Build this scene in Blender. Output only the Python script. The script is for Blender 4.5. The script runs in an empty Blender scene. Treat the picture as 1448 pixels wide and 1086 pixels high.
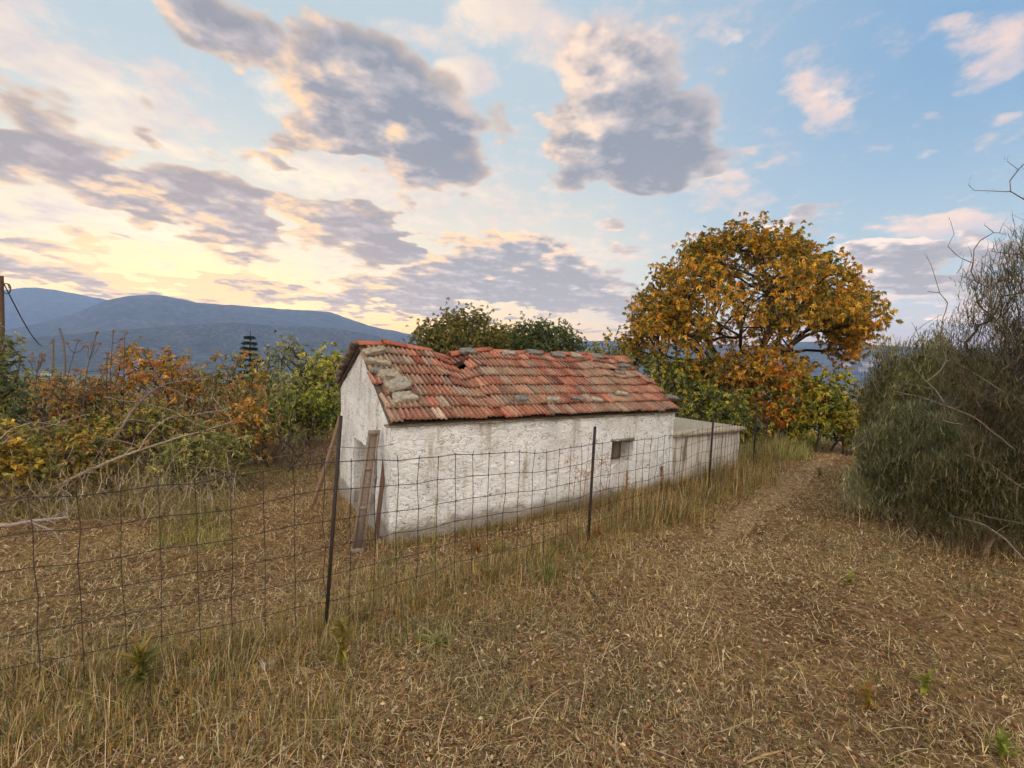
import bpy, math, random
import numpy as np
from mathutils import Vector, Matrix
rng = np.random.default_rng(7)
random.seed(7)
PI = math.pi
S = bpy.context.scene
COL = S.collection

# ------------------------------------------------------------------ camera
CH = 2.1                       # eye height
FPX, W0, H0 = 650.0, 1448.0, 1086.0
PITCH, ROLL = math.radians(2.73), math.radians(2.0)
_F = np.array([0, math.cos(PITCH), -math.sin(PITCH)])
_R0 = np.array([1.0, 0, 0]); _U0 = np.array([0, math.sin(PITCH), math.cos(PITCH)])
_R = _R0*math.cos(ROLL) + _U0*math.sin(ROLL)
_U = -_R0*math.sin(ROLL) + _U0*math.cos(ROLL)
EYE = np.array([0, 0, CH])
def ray(px, py):
    d = _F*FPX + _R*(px-W0/2) - _U*(py-H0/2)
    return d/np.linalg.norm(d)
def at(px, py, Y):                       # point on the sight line at world depth Y
    d = ray(px, py); return EYE + d*(Y/d[1])
def gp(px, py, z=0.0):                   # point on the plane of height z
    d = ray(px, py); return EYE + d*((z-CH)/d[2])
cam = bpy.data.cameras.new('camera'); camo = bpy.data.objects.new('camera', cam); COL.objects.link(camo)
M = Matrix(((_R[0], _U[0], -_F[0], 0), (_R[1], _U[1], -_F[1], 0), (_R[2], _U[2], -_F[2], CH), (0, 0, 0, 1)))
camo.matrix_world = M
cam.sensor_width = 36; cam.lens = 36*FPX/W0; cam.clip_start = 0.05; cam.clip_end = 60000
S.camera = camo

# ------------------------------------------------------------------ helpers
def lin(r, g, b):
    return np.array([(c/255/12.92 if c/255 <= .04045 else ((c/255+.055)/1.055)**2.4) for c in (r, g, b)])
def tag(o, label=None, cat=None, group=None, kind=None):
    if label: o['label'] = label
    if cat: o['category'] = cat
    if group: o['group'] = group
    if kind: o['kind'] = kind
    return o
def empty(name, loc, label, cat, group=None, rz=0):
    o = bpy.data.objects.new(name, None); COL.objects.link(o)
    o.location = tuple(float(c) for c in loc); o.rotation_euler = (0, 0, rz); o.empty_display_size = .1
    return tag(o, label, cat, group)
class MB:
    """collects vertices, faces and vertex colours; build() links ONE mesh object"""
    def __init__(s): s.V = []; s.F = []; s.C = []; s.n = 0
    def add(s, V, F, C=None):
        V = np.asarray(V, float).reshape(-1, 3); F = np.asarray(F, np.int64)
        if C is None: C = np.ones((len(V), 3))*.5
        C = np.asarray(C, float)
        if C.ndim == 1: C = np.tile(C, (len(V), 1))
        s.V.append(V); s.F.append(F+s.n); s.C.append(C); s.n += len(V); return s
    def build(s, name, mat, parent=None, smooth=False, origin=None):
        V = np.concatenate(s.V); C = np.concatenate(s.C)
        if parent is not None: origin = np.array(parent_loc(parent))
        elif origin is None: origin = np.zeros(3)
        V = V - np.asarray(origin)
        tot = np.concatenate([np.full(len(f), f.shape[1]) for f in s.F])
        idx = np.concatenate([f.ravel() for f in s.F])
        me = bpy.data.meshes.new(name)
        me.vertices.add(len(V)); me.vertices.foreach_set('co', V.astype(np.float32).ravel())
        me.loops.add(len(idx)); me.loops.foreach_set('vertex_index', idx.astype(np.int32))
        me.polygons.add(len(tot))
        st = np.zeros(len(tot), np.int32); st[1:] = np.cumsum(tot)[:-1]
        me.polygons.foreach_set('loop_start', st)
        if smooth: me.polygons.foreach_set('use_smooth', np.ones(len(tot), bool))
        me.update(calc_edges=True)
        a = me.color_attributes.new('Col', 'FLOAT_COLOR', 'POINT')
        a.data.foreach_set('color', np.concatenate([C, np.ones((len(C), 1))], 1).astype(np.float32).ravel())
        me.materials.append(mat)
        o = bpy.data.objects.new(name, me); COL.objects.link(o)
        if parent is not None: o.parent = parent
        else: o.location = tuple(float(c) for c in origin)
        return o
def parent_loc(o):
    p = np.zeros(3)
    while o is not None: p = p + np.array(o.location); o = o.parent
    return p
def nrm(v): return v/np.maximum(np.linalg.norm(v, axis=-1, keepdims=True), 1e-9)
def rand_unit(n): return nrm(rng.normal(size=(n, 3)))

# value noise (numpy) ------------------------------------------------
def _h(ix, iy, iz, seed):
    h = (ix*374761393 + iy*668265263 + iz*2147483647 + seed*144665) & 0xffffffff
    h = ((h ^ (h >> 13))*1274126177) & 0xffffffff
    return ((h ^ (h >> 16)) & 0xffff)/65535.0
def vnoise(P, seed=0):
    P = np.asarray(P, float); i = np.floor(P).astype(np.int64); f = P-i; f = f*f*(3-2*f)
    r = 0
    for dx in (0, 1):
        for dy in (0, 1):
            for dz in (0, 1):
                w = (f[..., 0] if dx else 1-f[..., 0])*(f[..., 1] if dy else 1-f[..., 1])*(f[..., 2] if dz else 1-f[..., 2])
                r = r + w*_h(i[..., 0]+dx, i[..., 1]+dy, i[..., 2]+dz, seed)
    return r*2-1
def fbm(P, octv=4, seed=0, rough=.5):
    P = np.asarray(P, float); a = 1; r = 0; t = 0
    for k in range(octv): r = r + a*vnoise(P*2**k, seed+k*17); t += a; a *= rough
    return r/t
def n2(x, y, s, seed=0, octv=3): return fbm(np.stack([np.asarray(x)*s, np.asarray(y)*s, np.zeros_like(np.asarray(x, float))], -1), octv, seed)
def sstep(a, b, x): t = np.clip((x-a)/(b-a), 0, 1); return t*t*(3-2*t)

# geometry primitives --------------------------------------------------
def tubes(mb, P0, P1, r0, r1, sides, c0, c1=None):
    """independent tapered prisms for edges P0->P1"""
    P0 = np.atleast_2d(P0).astype(float); P1 = np.atleast_2d(P1).astype(float); n = len(P0)
    r0 = np.broadcast_to(np.asarray(r0, float), (n,)); r1 = np.broadcast_to(np.asarray(r1, float), (n,))
    d = nrm(P1-P0); a = np.where(np.abs(d[:, 2:3]) < .9, np.array([[0, 0, 1.]]), np.array([[1., 0, 0]]))
    u = nrm(np.cross(d, a)); v = np.cross(d, u)
    th = np.arange(sides)*2*PI/sides
    ring = u[:, None, :]*np.cos(th)[None, :, None] + v[:, None, :]*np.sin(th)[None, :, None]
    A = P0[:, None, :]+ring*r0[:, None, None]; B = P1[:, None, :]+ring*r1[:, None, None]
    V = np.concatenate([A, B], 1).reshape(-1, 3)
    k = np.arange(sides); q = np.stack([k, (k+1) % sides, (k+1) % sides+sides, k+sides], 1)
    F = (q[None]+(np.arange(n)*2*sides)[:, None, None]).reshape(-1, 4)
    c0 = np.broadcast_to(np.asarray(c0, float), (n, 3))
    C = np.repeat(c0, 2*sides, 0)
    mb.add(V, F, C)
def polytube(mb, pts, rad, sides, col, cap=True):
    """one continuous tube along pts"""
    P = np.asarray(pts, float); n = len(P); rad = np.broadcast_to(np.asarray(rad, float), (n,))
    t = nrm(np.gradient(P, axis=0)); a = np.array([0, 0, 1.]) if abs(t[0][2]) < .9 else np.array([1., 0, 0])
    u = np.cross(t[0], a); u /= np.linalg.norm(u); rings = []
    th = np.arange(sides)*2*PI/sides
    for i in range(n):
        u = u-t[i]*np.dot(u, t[i]); u /= np.linalg.norm(u); v = np.cross(t[i], u)
        rings.append(P[i]+rad[i]*(np.cos(th)[:, None]*u+np.sin(th)[:, None]*v))
    V = np.concatenate(rings); k = np.arange(sides)
    F = np.concatenate([np.stack([k, (k+1) % sides, (k+1) % sides+sides, k+sides], 1)+i*sides for i in range(n-1)])
    mb.add(V, F, col)
    if cap:
        for e, i in ((0, 0), (1, n-1)):
            V2 = np.concatenate([rings[i], P[i:i+1]]); F2 = np.stack([k, (k+1) % sides, np.full(sides, sides)], 1)
            if not e: F2 = F2[:, ::-1]
            mb.add(V2, F2, col)
def box(mb, o, ux, uy, uz, col):
    """box from corner o with edge vectors"""
    o = np.asarray(o, float); ux = np.asarray(ux, float); uy = np.asarray(uy, float); uz = np.asarray(uz, float)
    V = [o+a*ux+b*uy+c*uz for c in (0, 1) for b in (0, 1) for a in (0, 1)]
    F = [(0, 2, 3, 1), (4, 5, 7, 6), (0, 1, 5, 4), (2, 6, 7, 3), (0, 4, 6, 2), (1, 3, 7, 5)]
    mb.add(V, F, col)
def leaves(mb, pos, d, L, Wd, col, fold=.25, droop=.25):
    """leaf blades: base, two sides, tip (two triangles, folded, tip drooping)"""
    n = len(pos); L = np.broadcast_to(L, (n,))[:, None]; Wd = np.broadcast_to(Wd, (n,))[:, None]
    d = nrm(d); s = nrm(np.cross(d, rand_unit(n)*.6+np.array([0, 0, 1.]))); nn = np.cross(s, d)
    mid = pos+d*L*.5+nn*L*fold*.3
    tip = pos+d*L-np.array([0, 0, 1.])*L*droop
    V = np.stack([pos, mid+s*Wd*.5+nn*Wd*fold, tip, mid-s*Wd*.5+nn*Wd*fold], 1).reshape(-1, 3)
    b = (np.arange(n)*4)[:, None]
    F = np.concatenate([b+np.array([[0, 1, 2]]), b+np.array([[0, 2, 3]])])
    mb.add(V, F, np.repeat(col, 4, 0))
def blades(mb, pos, az, el, L, Wd, curl, col, nseg=3, twist=0.0, tipdark=None):
    """curved grass ribbons: start at pos, heading az, elevation el, bending down by curl radians, turning by twist"""
    n = len(pos); P = pos.copy(); e = el.copy(); a = az.copy()
    Vs = []
    for k in range(nseg+1):
        w = Wd*(1-(k/nseg)**1.5*.92)*.5
        side = np.stack([-np.sin(a), np.cos(a), np.zeros(n)], 1)
        Vs.append(P+side*w[:, None]); Vs.append(P-side*w[:, None])
        d = np.stack([np.cos(e)*np.cos(a), np.cos(e)*np.sin(a), np.sin(e)], 1)
        P = P+d*(L/nseg)[:, None]; e = e-curl/nseg; a = a+twist/nseg
    V = np.stack(Vs, 1).reshape(-1, 3); m = 2*(nseg+1)
    q = np.array([[2*k, 2*k+1, 2*k+3, 2*k+2] for k in range(nseg)])
    F = (q[None]+(np.arange(n)*m)[:, None, None]).reshape(-1, 4)
    mb.add(V, F, np.repeat(col, m, 0))
def pick(pal, n, jit=.15, w=None):
    pal = np.array(pal); i = rng.choice(len(pal), n, p=w)
    return np.clip(pal[i]*(1+rng.normal(size=(n, 1))*jit), 0.003, 1)

# branch networks --------------------------------------------------------
def grow(bases, targets, step=.25, w=.35, jit=.06, sag=0.0):
    """connect every target to the cheapest existing node; returns pos, parent, leaf counts"""
    pos = [np.array(b, float) for b in bases]; par = [-1]*len(pos); pl = [0.0]*len(pos)
    c = np.mean(bases, 0); T = np.asarray(targets); T = T[np.argsort(np.linalg.norm(T-c, axis=1))]
    tip = []
    for t in T:
        A = np.array(pos); D = np.linalg.norm(A-t, axis=1); cost = D+w*np.array(pl)
        # avoid branching backwards/downwards
        cost = cost+.6*np.maximum(A[:, 2]-t[2], 0)
        i = int(np.argmin(cost)); p0 = A[i]; L = D[i]
        m = max(1, int(round(L/step)))
        if par[i] >= 0: dirn = A[i]-A[par[i]]; dirn = dirn/max(np.linalg.norm(dirn), 1e-6)
        else: dirn = np.array([0, 0, 1.])
        prev = i
        for k in range(1, m+1):
            f = k/m
            q = p0*(1-f)+t*f + dirn*L*.28*f*(1-f)*2*(1-f) + np.array([0, 0, -sag*L*f*(1-f)])
            if k < m: q = q+rng.normal(size=3)*jit*min(step, L/m)*1.5
            pos.append(q); par.append(prev); pl.append(pl[prev]+L/m); prev = len(pos)-1
        tip.append(prev)
    pos = np.array(pos); par = np.array(par); cnt = np.zeros(len(pos))
    for t in tip:
        j = t
        while j >= 0: cnt[j] += 1; j = par[j]
    return pos, par, cnt, np.array(tip)
def stems(name, mat, root, pos, par, cnt, *a):
    """one mesh for every stem that rises from its own foot"""
    top = np.arange(len(pos))
    for i in range(len(pos)):
        if par[i] >= 0: top[i] = top[par[i]]
    for b in np.unique(top):
        m = top == b
        if m.sum() < 2: continue
        idx = np.where(m)[0]; inv = -np.ones(len(pos), int); inv[idx] = np.arange(len(idx))
        pp = np.where(par[idx] >= 0, inv[np.maximum(par[idx], 0)], -1); mb = MB(); branch_mesh(mb, pos[idx], pp, cnt[idx], *a); mb.build(name, mat, root)
def branch_mesh(mb, pos, par, cnt, rt, ex, col, sides=5, rmax=9):
    r = np.minimum(rt*np.maximum(cnt, 1)**ex, rmax); e = np.where(par >= 0)[0]
    r0 = np.minimum(r[par[e]], r[e]*1.5)
    c = np.asarray(col)*(1+rng.normal(size=(len(e), 1))*.1)
    big = r[e] > rt*4
    for msk, sd in ((big, max(sides, 6)), (~big, min(sides, 4))):
        if msk.any():
            ee = e[msk]; d = nrm(pos[ee]-pos[par[ee]])
            tubes(mb, pos[par[ee]], pos[ee]+d*r[ee][:, None]*.35, r0[msk], r[ee], sd, c[msk])

# ------------------------------------------------------------------ materials
def newmat(name):
    m = bpy.data.materials.new(name); m.use_nodes = True; nt = m.node_tree; nt.nodes.clear()
    out = nt.nodes.new('ShaderNodeOutputMaterial'); return m, nt, out
def N(nt, t, **kw):
    n = nt.nodes.new(t)
    for k, v in kw.items(): setattr(n, k, v)
    return n
def noise(nt, vec, scale, detail=4, rough=.55, dist=0.0):
    n = N(nt, 'ShaderNodeTexNoise'); n.inputs['Scale'].default_value = scale; n.inputs['Detail'].default_value = detail
    n.inputs['Roughness'].default_value = rough; n.inputs['Distortion'].default_value = dist
    nt.links.new(vec, n.inputs['Vector']); return n.outputs['Fac']
def ramp(nt, fac, stops):
    n = N(nt, 'ShaderNodeValToRGB'); e = n.color_ramp.elements
    while len(e) < len(stops): e.new(.5)
    for i, (p, c) in enumerate(stops):
        e[i].position = p; e[i].color = (*[float(x) for x in np.broadcast_to(c, 3)], 1)
    nt.links.new(fac, n.inputs[0]); return n.outputs['Color']
def mixc(nt, f, a, b, mode='MIX'):
    n = N(nt, 'ShaderNodeMix', data_type='RGBA', blend_type=mode)
    for k, v in ((0, f), (6, a), (7, b)):
        s = n.inputs[k]
        if hasattr(v, 'is_linked'): nt.links.new(v, s)
        elif isinstance(v, (int, float)): s.default_value = v if k == 0 else (v, v, v, 1)
        else: s.default_value = (*[float(x) for x in v], 1)
    return n.outputs[2]
def surf(nt, out, col, rough=.85, bump=None, bstr=.3, bdist=.02, spec=.25):
    b = N(nt, 'ShaderNodeBsdfPrincipled'); b.inputs['Roughness'].default_value = rough; b.inputs['Specular IOR Level'].default_value = spec
    if hasattr(col, 'is_linked'): nt.links.new(col, b.inputs['Base Color'])
    else: b.inputs['Base Color'].default_value = (*[float(x) for x in col], 1)
    if bump is not None:
        bn = N(nt, 'ShaderNodeBump'); bn.inputs['Strength'].default_value = bstr; bn.inputs['Distance'].default_value = bdist
        nt.links.new(bump, bn.inputs['Height']); nt.links.new(bn.outputs[0], b.inputs['Normal'])
    nt.links.new(b.outputs[0], out.inputs['Surface']); return b
def objco(nt): return N(nt, 'ShaderNodeTexCoord').outputs['Object']
def m_leaf(name, trans=.3, rough=.6, gain=1.0):
    m, nt, out = newmat(name); a = N(nt, 'ShaderNodeAttribute', attribute_name='Col')
    d = N(nt, 'ShaderNodeBsdfDiffuse'); t = N(nt, 'ShaderNodeBsdfTranslucent'); mx = N(nt, 'ShaderNodeMixShader')
    g = N(nt, 'ShaderNodeBsdfGlossy'); g.inputs['Roughness'].default_value = .5; g.inputs['Color'].default_value = (.6, .6, .6, 1); mg = N(nt, 'ShaderNodeMixShader')
    gc = mixc(nt, 1.0, a.outputs['Color'], gain, 'MULTIPLY')
    nt.links.new(gc, d.inputs[0]); nt.links.new(gc, t.inputs[0])
    mx.inputs[0].default_value = trans; nt.links.new(d.outputs[0], mx.inputs[1]); nt.links.new(t.outputs[0], mx.inputs[2])
    mg.inputs[0].default_value = .03; nt.links.new(mx.outputs[0], mg.inputs[1]); nt.links.new(g.outputs[0], mg.inputs[2])
    nt.links.new(mg.outputs[0], out.inputs['Surface']); return m
def m_col(name, rough=.85, scale=30, amt=.35, bstr=.4, bdist=.01, spec=.2):
    """vertex colour broken up by two noises, with bump"""
    m, nt, out = newmat(name); a = N(nt, 'ShaderNodeAttribute', attribute_name='Col').outputs['Color']; v = objco(nt)
    f = noise(nt, v, scale, 5); c = mixc(nt, 1.0, a, ramp(nt, f, [(.3, 1-amt), (.7, 1+amt*.6)]), 'MULTIPLY')
    surf(nt, out, c, rough, f, bstr, bdist, spec); return m
M_LEAF = m_leaf('foliage', .42, gain=2.15)
M_GRASS = m_leaf('dry_grass', .2, gain=1.12)
M_BARK = m_col('bark', .9, 25, .4, .6, .02)
M_WOOD = m_col('weathered_wood', .85, 40, .3, .4, .004)
M_STONE = m_col('roof_stone', .92, 22, .45, .7, .02)
M_METAL = m_col('rusty_metal', .7, 60, .5, .3, .002, .4)
M_SHED = m_col('far_walls', .9, 3, .15, 0.0, .01)

# ------------------------------------------------------------------ fence line and terrain
FENCE = np.array([[-7.2, 1.0], [-4.6, 1.75], [-2.75, 2.65], gp(460, 895)[:2], gp(832, 770, -.06)[:2], gp(1002, 697, -.1)[:2],
                  at(1066, 650, 10.4)[:2], at(1092, 640, 13.2)[:2]])
def seg_side(x, y):
    """distance beyond the fence (positive on the cottage side)"""
    best = np.full(np.shape(x), 1e9); sgn = np.zeros(np.shape(x))
    for a, b in zip(FENCE[:-1], FENCE[1:]):
        d = b-a; L = np.hypot(*d); t = np.clip(((x-a[0])*d[0]+(y-a[1])*d[1])/L**2, 0, 1)
        qx = x-a[0]-t*d[0]; qy = y-a[1]-t*d[1]; D = np.hypot(qx, qy); s = np.sign(d[0]*(y-a[1])-d[1]*(x-a[0]))
        up = D < best-1e-9; best = np.where(up, D, best); sgn = np.where(up, s, sgn)
    return best*sgn
def zg(x, y):
    x = np.asarray(x, float); y = np.asarray(y, float); r = np.hypot(x, y)
    z = -.30*sstep(-.3, 1.9, seg_side(x, y))
    z = z-.12*sstep(3, 9, y)*sstep(-2, 2, x)*(1-sstep(-.3, 1.9, seg_side(x, y)))
    rr = np.maximum(r-18, 0); z = z-np.minimum(rr*.13, 60)-np.minimum(np.maximum(r-500, 0)*.03, 45)
    z = z+.05*n2(x, y, .7, 3)+.02*n2(x, y, 3.1, 5)+np.minimum(r*.012, 6)*n2(x, y, .013, 9)*sstep(20, 200, r)
    return z
HERE = lambda x, y: np.array([x, y, float(zg(np.array([x]), np.array([y]))[0])])

def make_ground():
    rr = np.concatenate([np.linspace(.0, 12, 130)[1:], np.geomspace(12.3, 9000, 120)]); na = 300
    az = np.linspace(0, 2*PI, na, endpoint=False)
    R, A = np.meshgrid(rr, az, indexing='ij'); X = R*np.sin(A); Y = R*np.cos(A); Z = zg(X.ravel(), Y.ravel()).reshape(X.shape)
    V = np.stack([X, Y, Z], -1).reshape(-1, 3); V = np.concatenate([V, [[0, 0, zg(np.array([0.]), np.array([0.]))[0]]]])
    nr = len(rr); i, j = np.meshgrid(np.arange(nr-1), np.arange(na), indexing='ij')
    q = np.stack([i*na+j, i*na+(j+1) % na, (i+1)*na+(j+1) % na, (i+1)*na+j], -1).reshape(-1, 4)[:, ::-1]
    k = np.arange(na); t = np.stack([np.full(na, nr*na), (k+1) % na, k], 1)
    m, nt, out = newmat('dry_soil'); v = objco(nt)
    near = ramp(nt, noise(nt, v, 22, 6, .7), [(.3, lin(70, 53, 36)), (.5, lin(134, 106, 72)), (.72, lin(188, 156, 108))])
    patch = ramp(nt, noise(nt, v, .9, 4, .6), [(.35, lin(160, 135, 108)), (.55, lin(255, 248, 232)), (.7, lin(232, 236, 180))])
    near = mixc(nt, .6, near, patch, 'MULTIPLY')
    far = ramp(nt, noise(nt, v, .02, 8, .65), [(.35, lin(44, 56, 34)), (.5, lin(70, 76, 44)), (.62, lin(112, 100, 62)), (.75, lin(90, 92, 60))])
    ln = N(nt, 'ShaderNodeVectorMath', operation='LENGTH'); nt.links.new(v, ln.inputs[0])
    mp = N(nt, 'ShaderNodeMapRange'); mp.inputs[1].default_value = 18; mp.inputs[2].default_value = 60; nt.links.new(ln.outputs['Value'], mp.inputs[0])
    surf(nt, out, mixc(nt, mp.outputs[0], near, far), .95, noise(nt, v, 40, 6, .7), .8, .03, .1)
    mb = MB().add(V, q); mb.F.append(t); o = mb.build('ground', m, smooth=True); tag(o, kind='structure')
make_ground()

# ------------------------------------------------------------------ hills
def azel(px, py):
    d = ray(px, py); return math.atan2(d[0], d[1]), d[2]/math.hypot(d[0], d[1])
def make_hills(name, R, wid, pts, base, seed, cols, rough=.12, spurs=1.0, back=None):
    A = np.array([azel(*p) for p in pts]); o = np.argsort(A[:, 0]); A = A[o]
    az = np.linspace(-1.35, 1.35, 420); el = np.interp(az, A[:, 0], A[:, 1])
    kern = np.ones(5)/5; el = np.convolve(np.pad(el, 2, 'edge'), kern, 'valid')
    ra = np.linspace(R-wid, R+wid, 90)
    RR, AA = np.meshgrid(ra, az, indexing='ij'); top = CH+R*el[None, :]*np.ones_like(RR)
    t = np.abs(RR-R)/wid; prof = np.clip(1-t, 0, 1)**1.25
    X = RR*np.sin(AA); Y = RR*np.cos(AA); h = np.maximum(top-base, 1)
    nn = fbm(np.stack([X/wid*3.2*spurs, Y/wid*3.2*spurs, np.zeros_like(X)], -1), 6, seed)
    Z = base+h*prof+h*nn*rough*3*(1-prof)*prof*2 + h*.012*fbm(np.stack([X/60, Y/60, X*0], -1), 2, seed+3)*prof
    V = np.stack([X, Y, Z], -1).reshape(-1, 3); nr, na = X.shape
    i, j = np.meshgrid(np.arange(nr-1), np.arange(na-1), indexing='ij')
    q = np.stack([i*na+j, (i+1)*na+j, (i+1)*na+j+1, i*na+j+1], -1).reshape(-1, 4)
    m, nt, out = newmat(name+'_scrub'); v = objco(nt)
    c = ramp(nt, noise(nt, v, 40.0/wid, 9, .62), [(.32, cols[0]), (.5, cols[1]), (.68, cols[2])])
    c2 = ramp(nt, noise(nt, v, 8.0/wid, 5, .6, 1.0), [(.4, .75), (.62, 1.15)])
    surf(nt, out, mixc(nt, 1.0, c, c2, 'MULTIPLY'), .95, noise(nt, v, 70.0/wid, 6, .6), .6, wid*.01, .05)
    ob = MB().add(V, q).build(name, m, smooth=True); tag(ob, kind='structure')
HC = [lin(38, 44, 42), lin(58, 62, 56), lin(98, 92, 78)]
make_hills('hills', 7600, 1500, [(-1500, 470), (-500, 440), (-120, 425), (0, 410), (45, 404), (100, 412), (160, 424), (260, 440), (420, 452), (700, 500), (1400, 540), (2500, 560)], -120, 11, HC)
make_hills('hills', 5200, 1900, [(-1500, 505), (-400, 490), (-100, 480), (0, 468), (60, 455), (110, 440), (150, 423), (185, 417), (215, 415), (240, 419), (275, 427), (320, 430), (360, 433), (410, 437), (457, 439), (475, 443), (501, 453), (530, 462), (562, 468), (640, 486), (760, 500), (1400, 535), (2500, 560)], -120, 21, HC, .16)
make_hills('hills', 3300, 900, [(-1500, 520), (-300, 500), (0, 480), (150, 468), (260, 458), (330, 456), (420, 461), (475, 463), (522, 472), (560, 482), (700, 505), (1400, 540), (2500, 560)], -115, 31, HC, .2)
make_hills('hills', 4300, 1300, [(300, 520), (560, 488), (700, 484), (860, 481), (1000, 486), (1090, 488), (1135, 482), (1180, 483), (1240, 487), (1330, 492), (1500, 488), (2500, 520)], -115, 41, HC, .16)
# ------------------------------------------------------------------ sky (world): Nishita air plus procedural clouds by direction
BACKSKY = 2.4  # gain of the unseen sky behind the viewer, brightened to fill-light the scene
HAZE = 1.1e-4
SUN_AZ, SUN_EL = math.atan2(ray(285, 430)[0], ray(285, 430)[1]), math.radians(8)
SUND = np.array([math.sin(SUN_AZ)*math.cos(SUN_EL), math.cos(SUN_AZ)*math.cos(SUN_EL), math.sin(SUN_EL)])
GLOW = ray(285, 428)
world = bpy.data.worlds.new('World'); S.world = world; world.use_nodes = True
nt = world.node_tree; nt.nodes.clear()
class E:                                   # tiny expression helper over Math nodes
    def __init__(s, k): s.k = k
    def _m(s, op, o=None, o2=None, rev=False, clamp=False):
        n = nt.nodes.new('ShaderNodeMath'); n.operation = op; n.use_clamp = clamp
        L = [s, o, o2] if not rev else [o, s, o2]
        for i, v in enumerate(L):
            if v is None: continue
            if isinstance(v, E): nt.links.new(v.k, n.inputs[i])
            else: n.inputs[i].default_value = float(v)
        return E(n.outputs[0])
    def __add__(s, o): return s._m('ADD', o)
    __radd__ = __add__
    def __sub__(s, o): return s._m('SUBTRACT', o)
    def __rsub__(s, o): return s._m('SUBTRACT', o, rev=True)
    def __mul__(s, o): return s._m('MULTIPLY', o)
    __rmul__ = __mul__
    def __truediv__(s, o): return s._m('DIVIDE', o)
    def pos(s): return s._m('MAXIMUM', 0.0)
    def sat(s): return s._m('ADD', 0.0, clamp=True)
    def mx(s, o): return s._m('MAXIMUM', o)
    def ss(s, a, b):
        n = nt.nodes.new('ShaderNodeMapRange'); n.interpolation_type = 'SMOOTHSTEP'
        nt.links.new(s.k, n.inputs[0]); n.inputs[1].default_value = a; n.inputs[2].default_value = b; return E(n.outputs[0])
def vm(op, a, b=None, out=0):
    n = nt.nodes.new('ShaderNodeVectorMath'); n.operation = op
    for i, v in enumerate((a, b)):
        if v is None: continue
        if hasattr(v, 'is_linked'): nt.links.new(v, n.inputs[i])
        elif isinstance(v, E): nt.links.new(v.k, n.inputs[i])
        else: n.inputs[i].default_value = tuple(float(x) for x in v)
    return n.outputs[out]
def vscale(a, f):
    n = nt.nodes.new('ShaderNodeVectorMath'); n.operation = 'SCALE'; nt.links.new(a, n.inputs[0])
    if isinstance(f, E): nt.links.new(f.k, n.inputs['Scale'])
    else: n.inputs['Scale'].default_value = f
    return n.outputs[0]
def dot(a, b): return E(vm('DOT_PRODUCT', a, b, 1))
def nz(vec, sc, det, rough=.55, dist=0.0, colr=False):
    n = nt.nodes.new('ShaderNodeTexNoise'); n.inputs['Scale'].default_value = sc; n.inputs['Detail'].default_value = det
    n.inputs['Roughness'].default_value = rough; n.inputs['Distortion'].default_value = dist; nt.links.new(vec, n.inputs['Vector'])
    return n.outputs['Color'] if colr else E(n.outputs['Fac'])
def mc(f, a, b): return mixc(nt, f.k if isinstance(f, E) else f, a, b)
D = nt.nodes.new('ShaderNodeTexCoord').outputs['Generated']
dz = dot(D, (0, 0, 1)); dy = dot(D, (0, 1, 0)); g = dot(D, GLOW)
P = vscale(D, (dz.pos()+.16)._m("POWER", -1.0))
warp = vscale(vm('SUBTRACT', nz(P, 1.6, 2, .5, 0, True), (.5, .5, .5)), .2)
warp2 = vscale(vm('SUBTRACT', nz(P, 6.5, 2, .5, 0, True), (.5, .5, .5)), .08)
DW = vm('ADD', vm('ADD', D, warp), warp2)
sunP = np.array([GLOW[0], GLOW[1], 0.0]); sunP /= np.linalg.norm(sunP)
BG_ = bpy.data.node_groups.new('cloud_patch', 'ShaderNodeTree')
for nm, ty in (('D', 'Vector'), ('A', 'Vector'), ('B', 'Vector'), ('ca', 'Float'), ('cb', 'Float'), ('w', 'Float'), ('la', 'Float'), ('lb', 'Float'), ('M0', 'Float'), ('S0', 'Float')):
    BG_.interface.new_socket(nm, in_out='INPUT', socket_type='NodeSocket'+ty)
for nm in ('M', 'S'): BG_.interface.new_socket(nm, in_out='OUTPUT', socket_type='NodeSocketFloat')
_nt = nt; nt = BG_
gi = nt.nodes.new('NodeGroupInput').outputs; go = nt.nodes.new('NodeGroupOutput').inputs
u = dot(gi['D'], gi['A'])-E(gi['ca']); v = dot(gi['D'], gi['B'])-E(gi['cb'])
f = (1.0-u._m('MULTIPLY_ADD', u, v*v)).pos()*E(gi['w'])
nt.links.new((E(gi['M0'])+f).k, go['M'])
nt.links.new(f._m('MULTIPLY_ADD', u._m('MULTIPLY_ADD', E(gi['la']), v*E(gi['lb'])), E(gi['S0'])).k, go['S'])
nt = _nt
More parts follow.
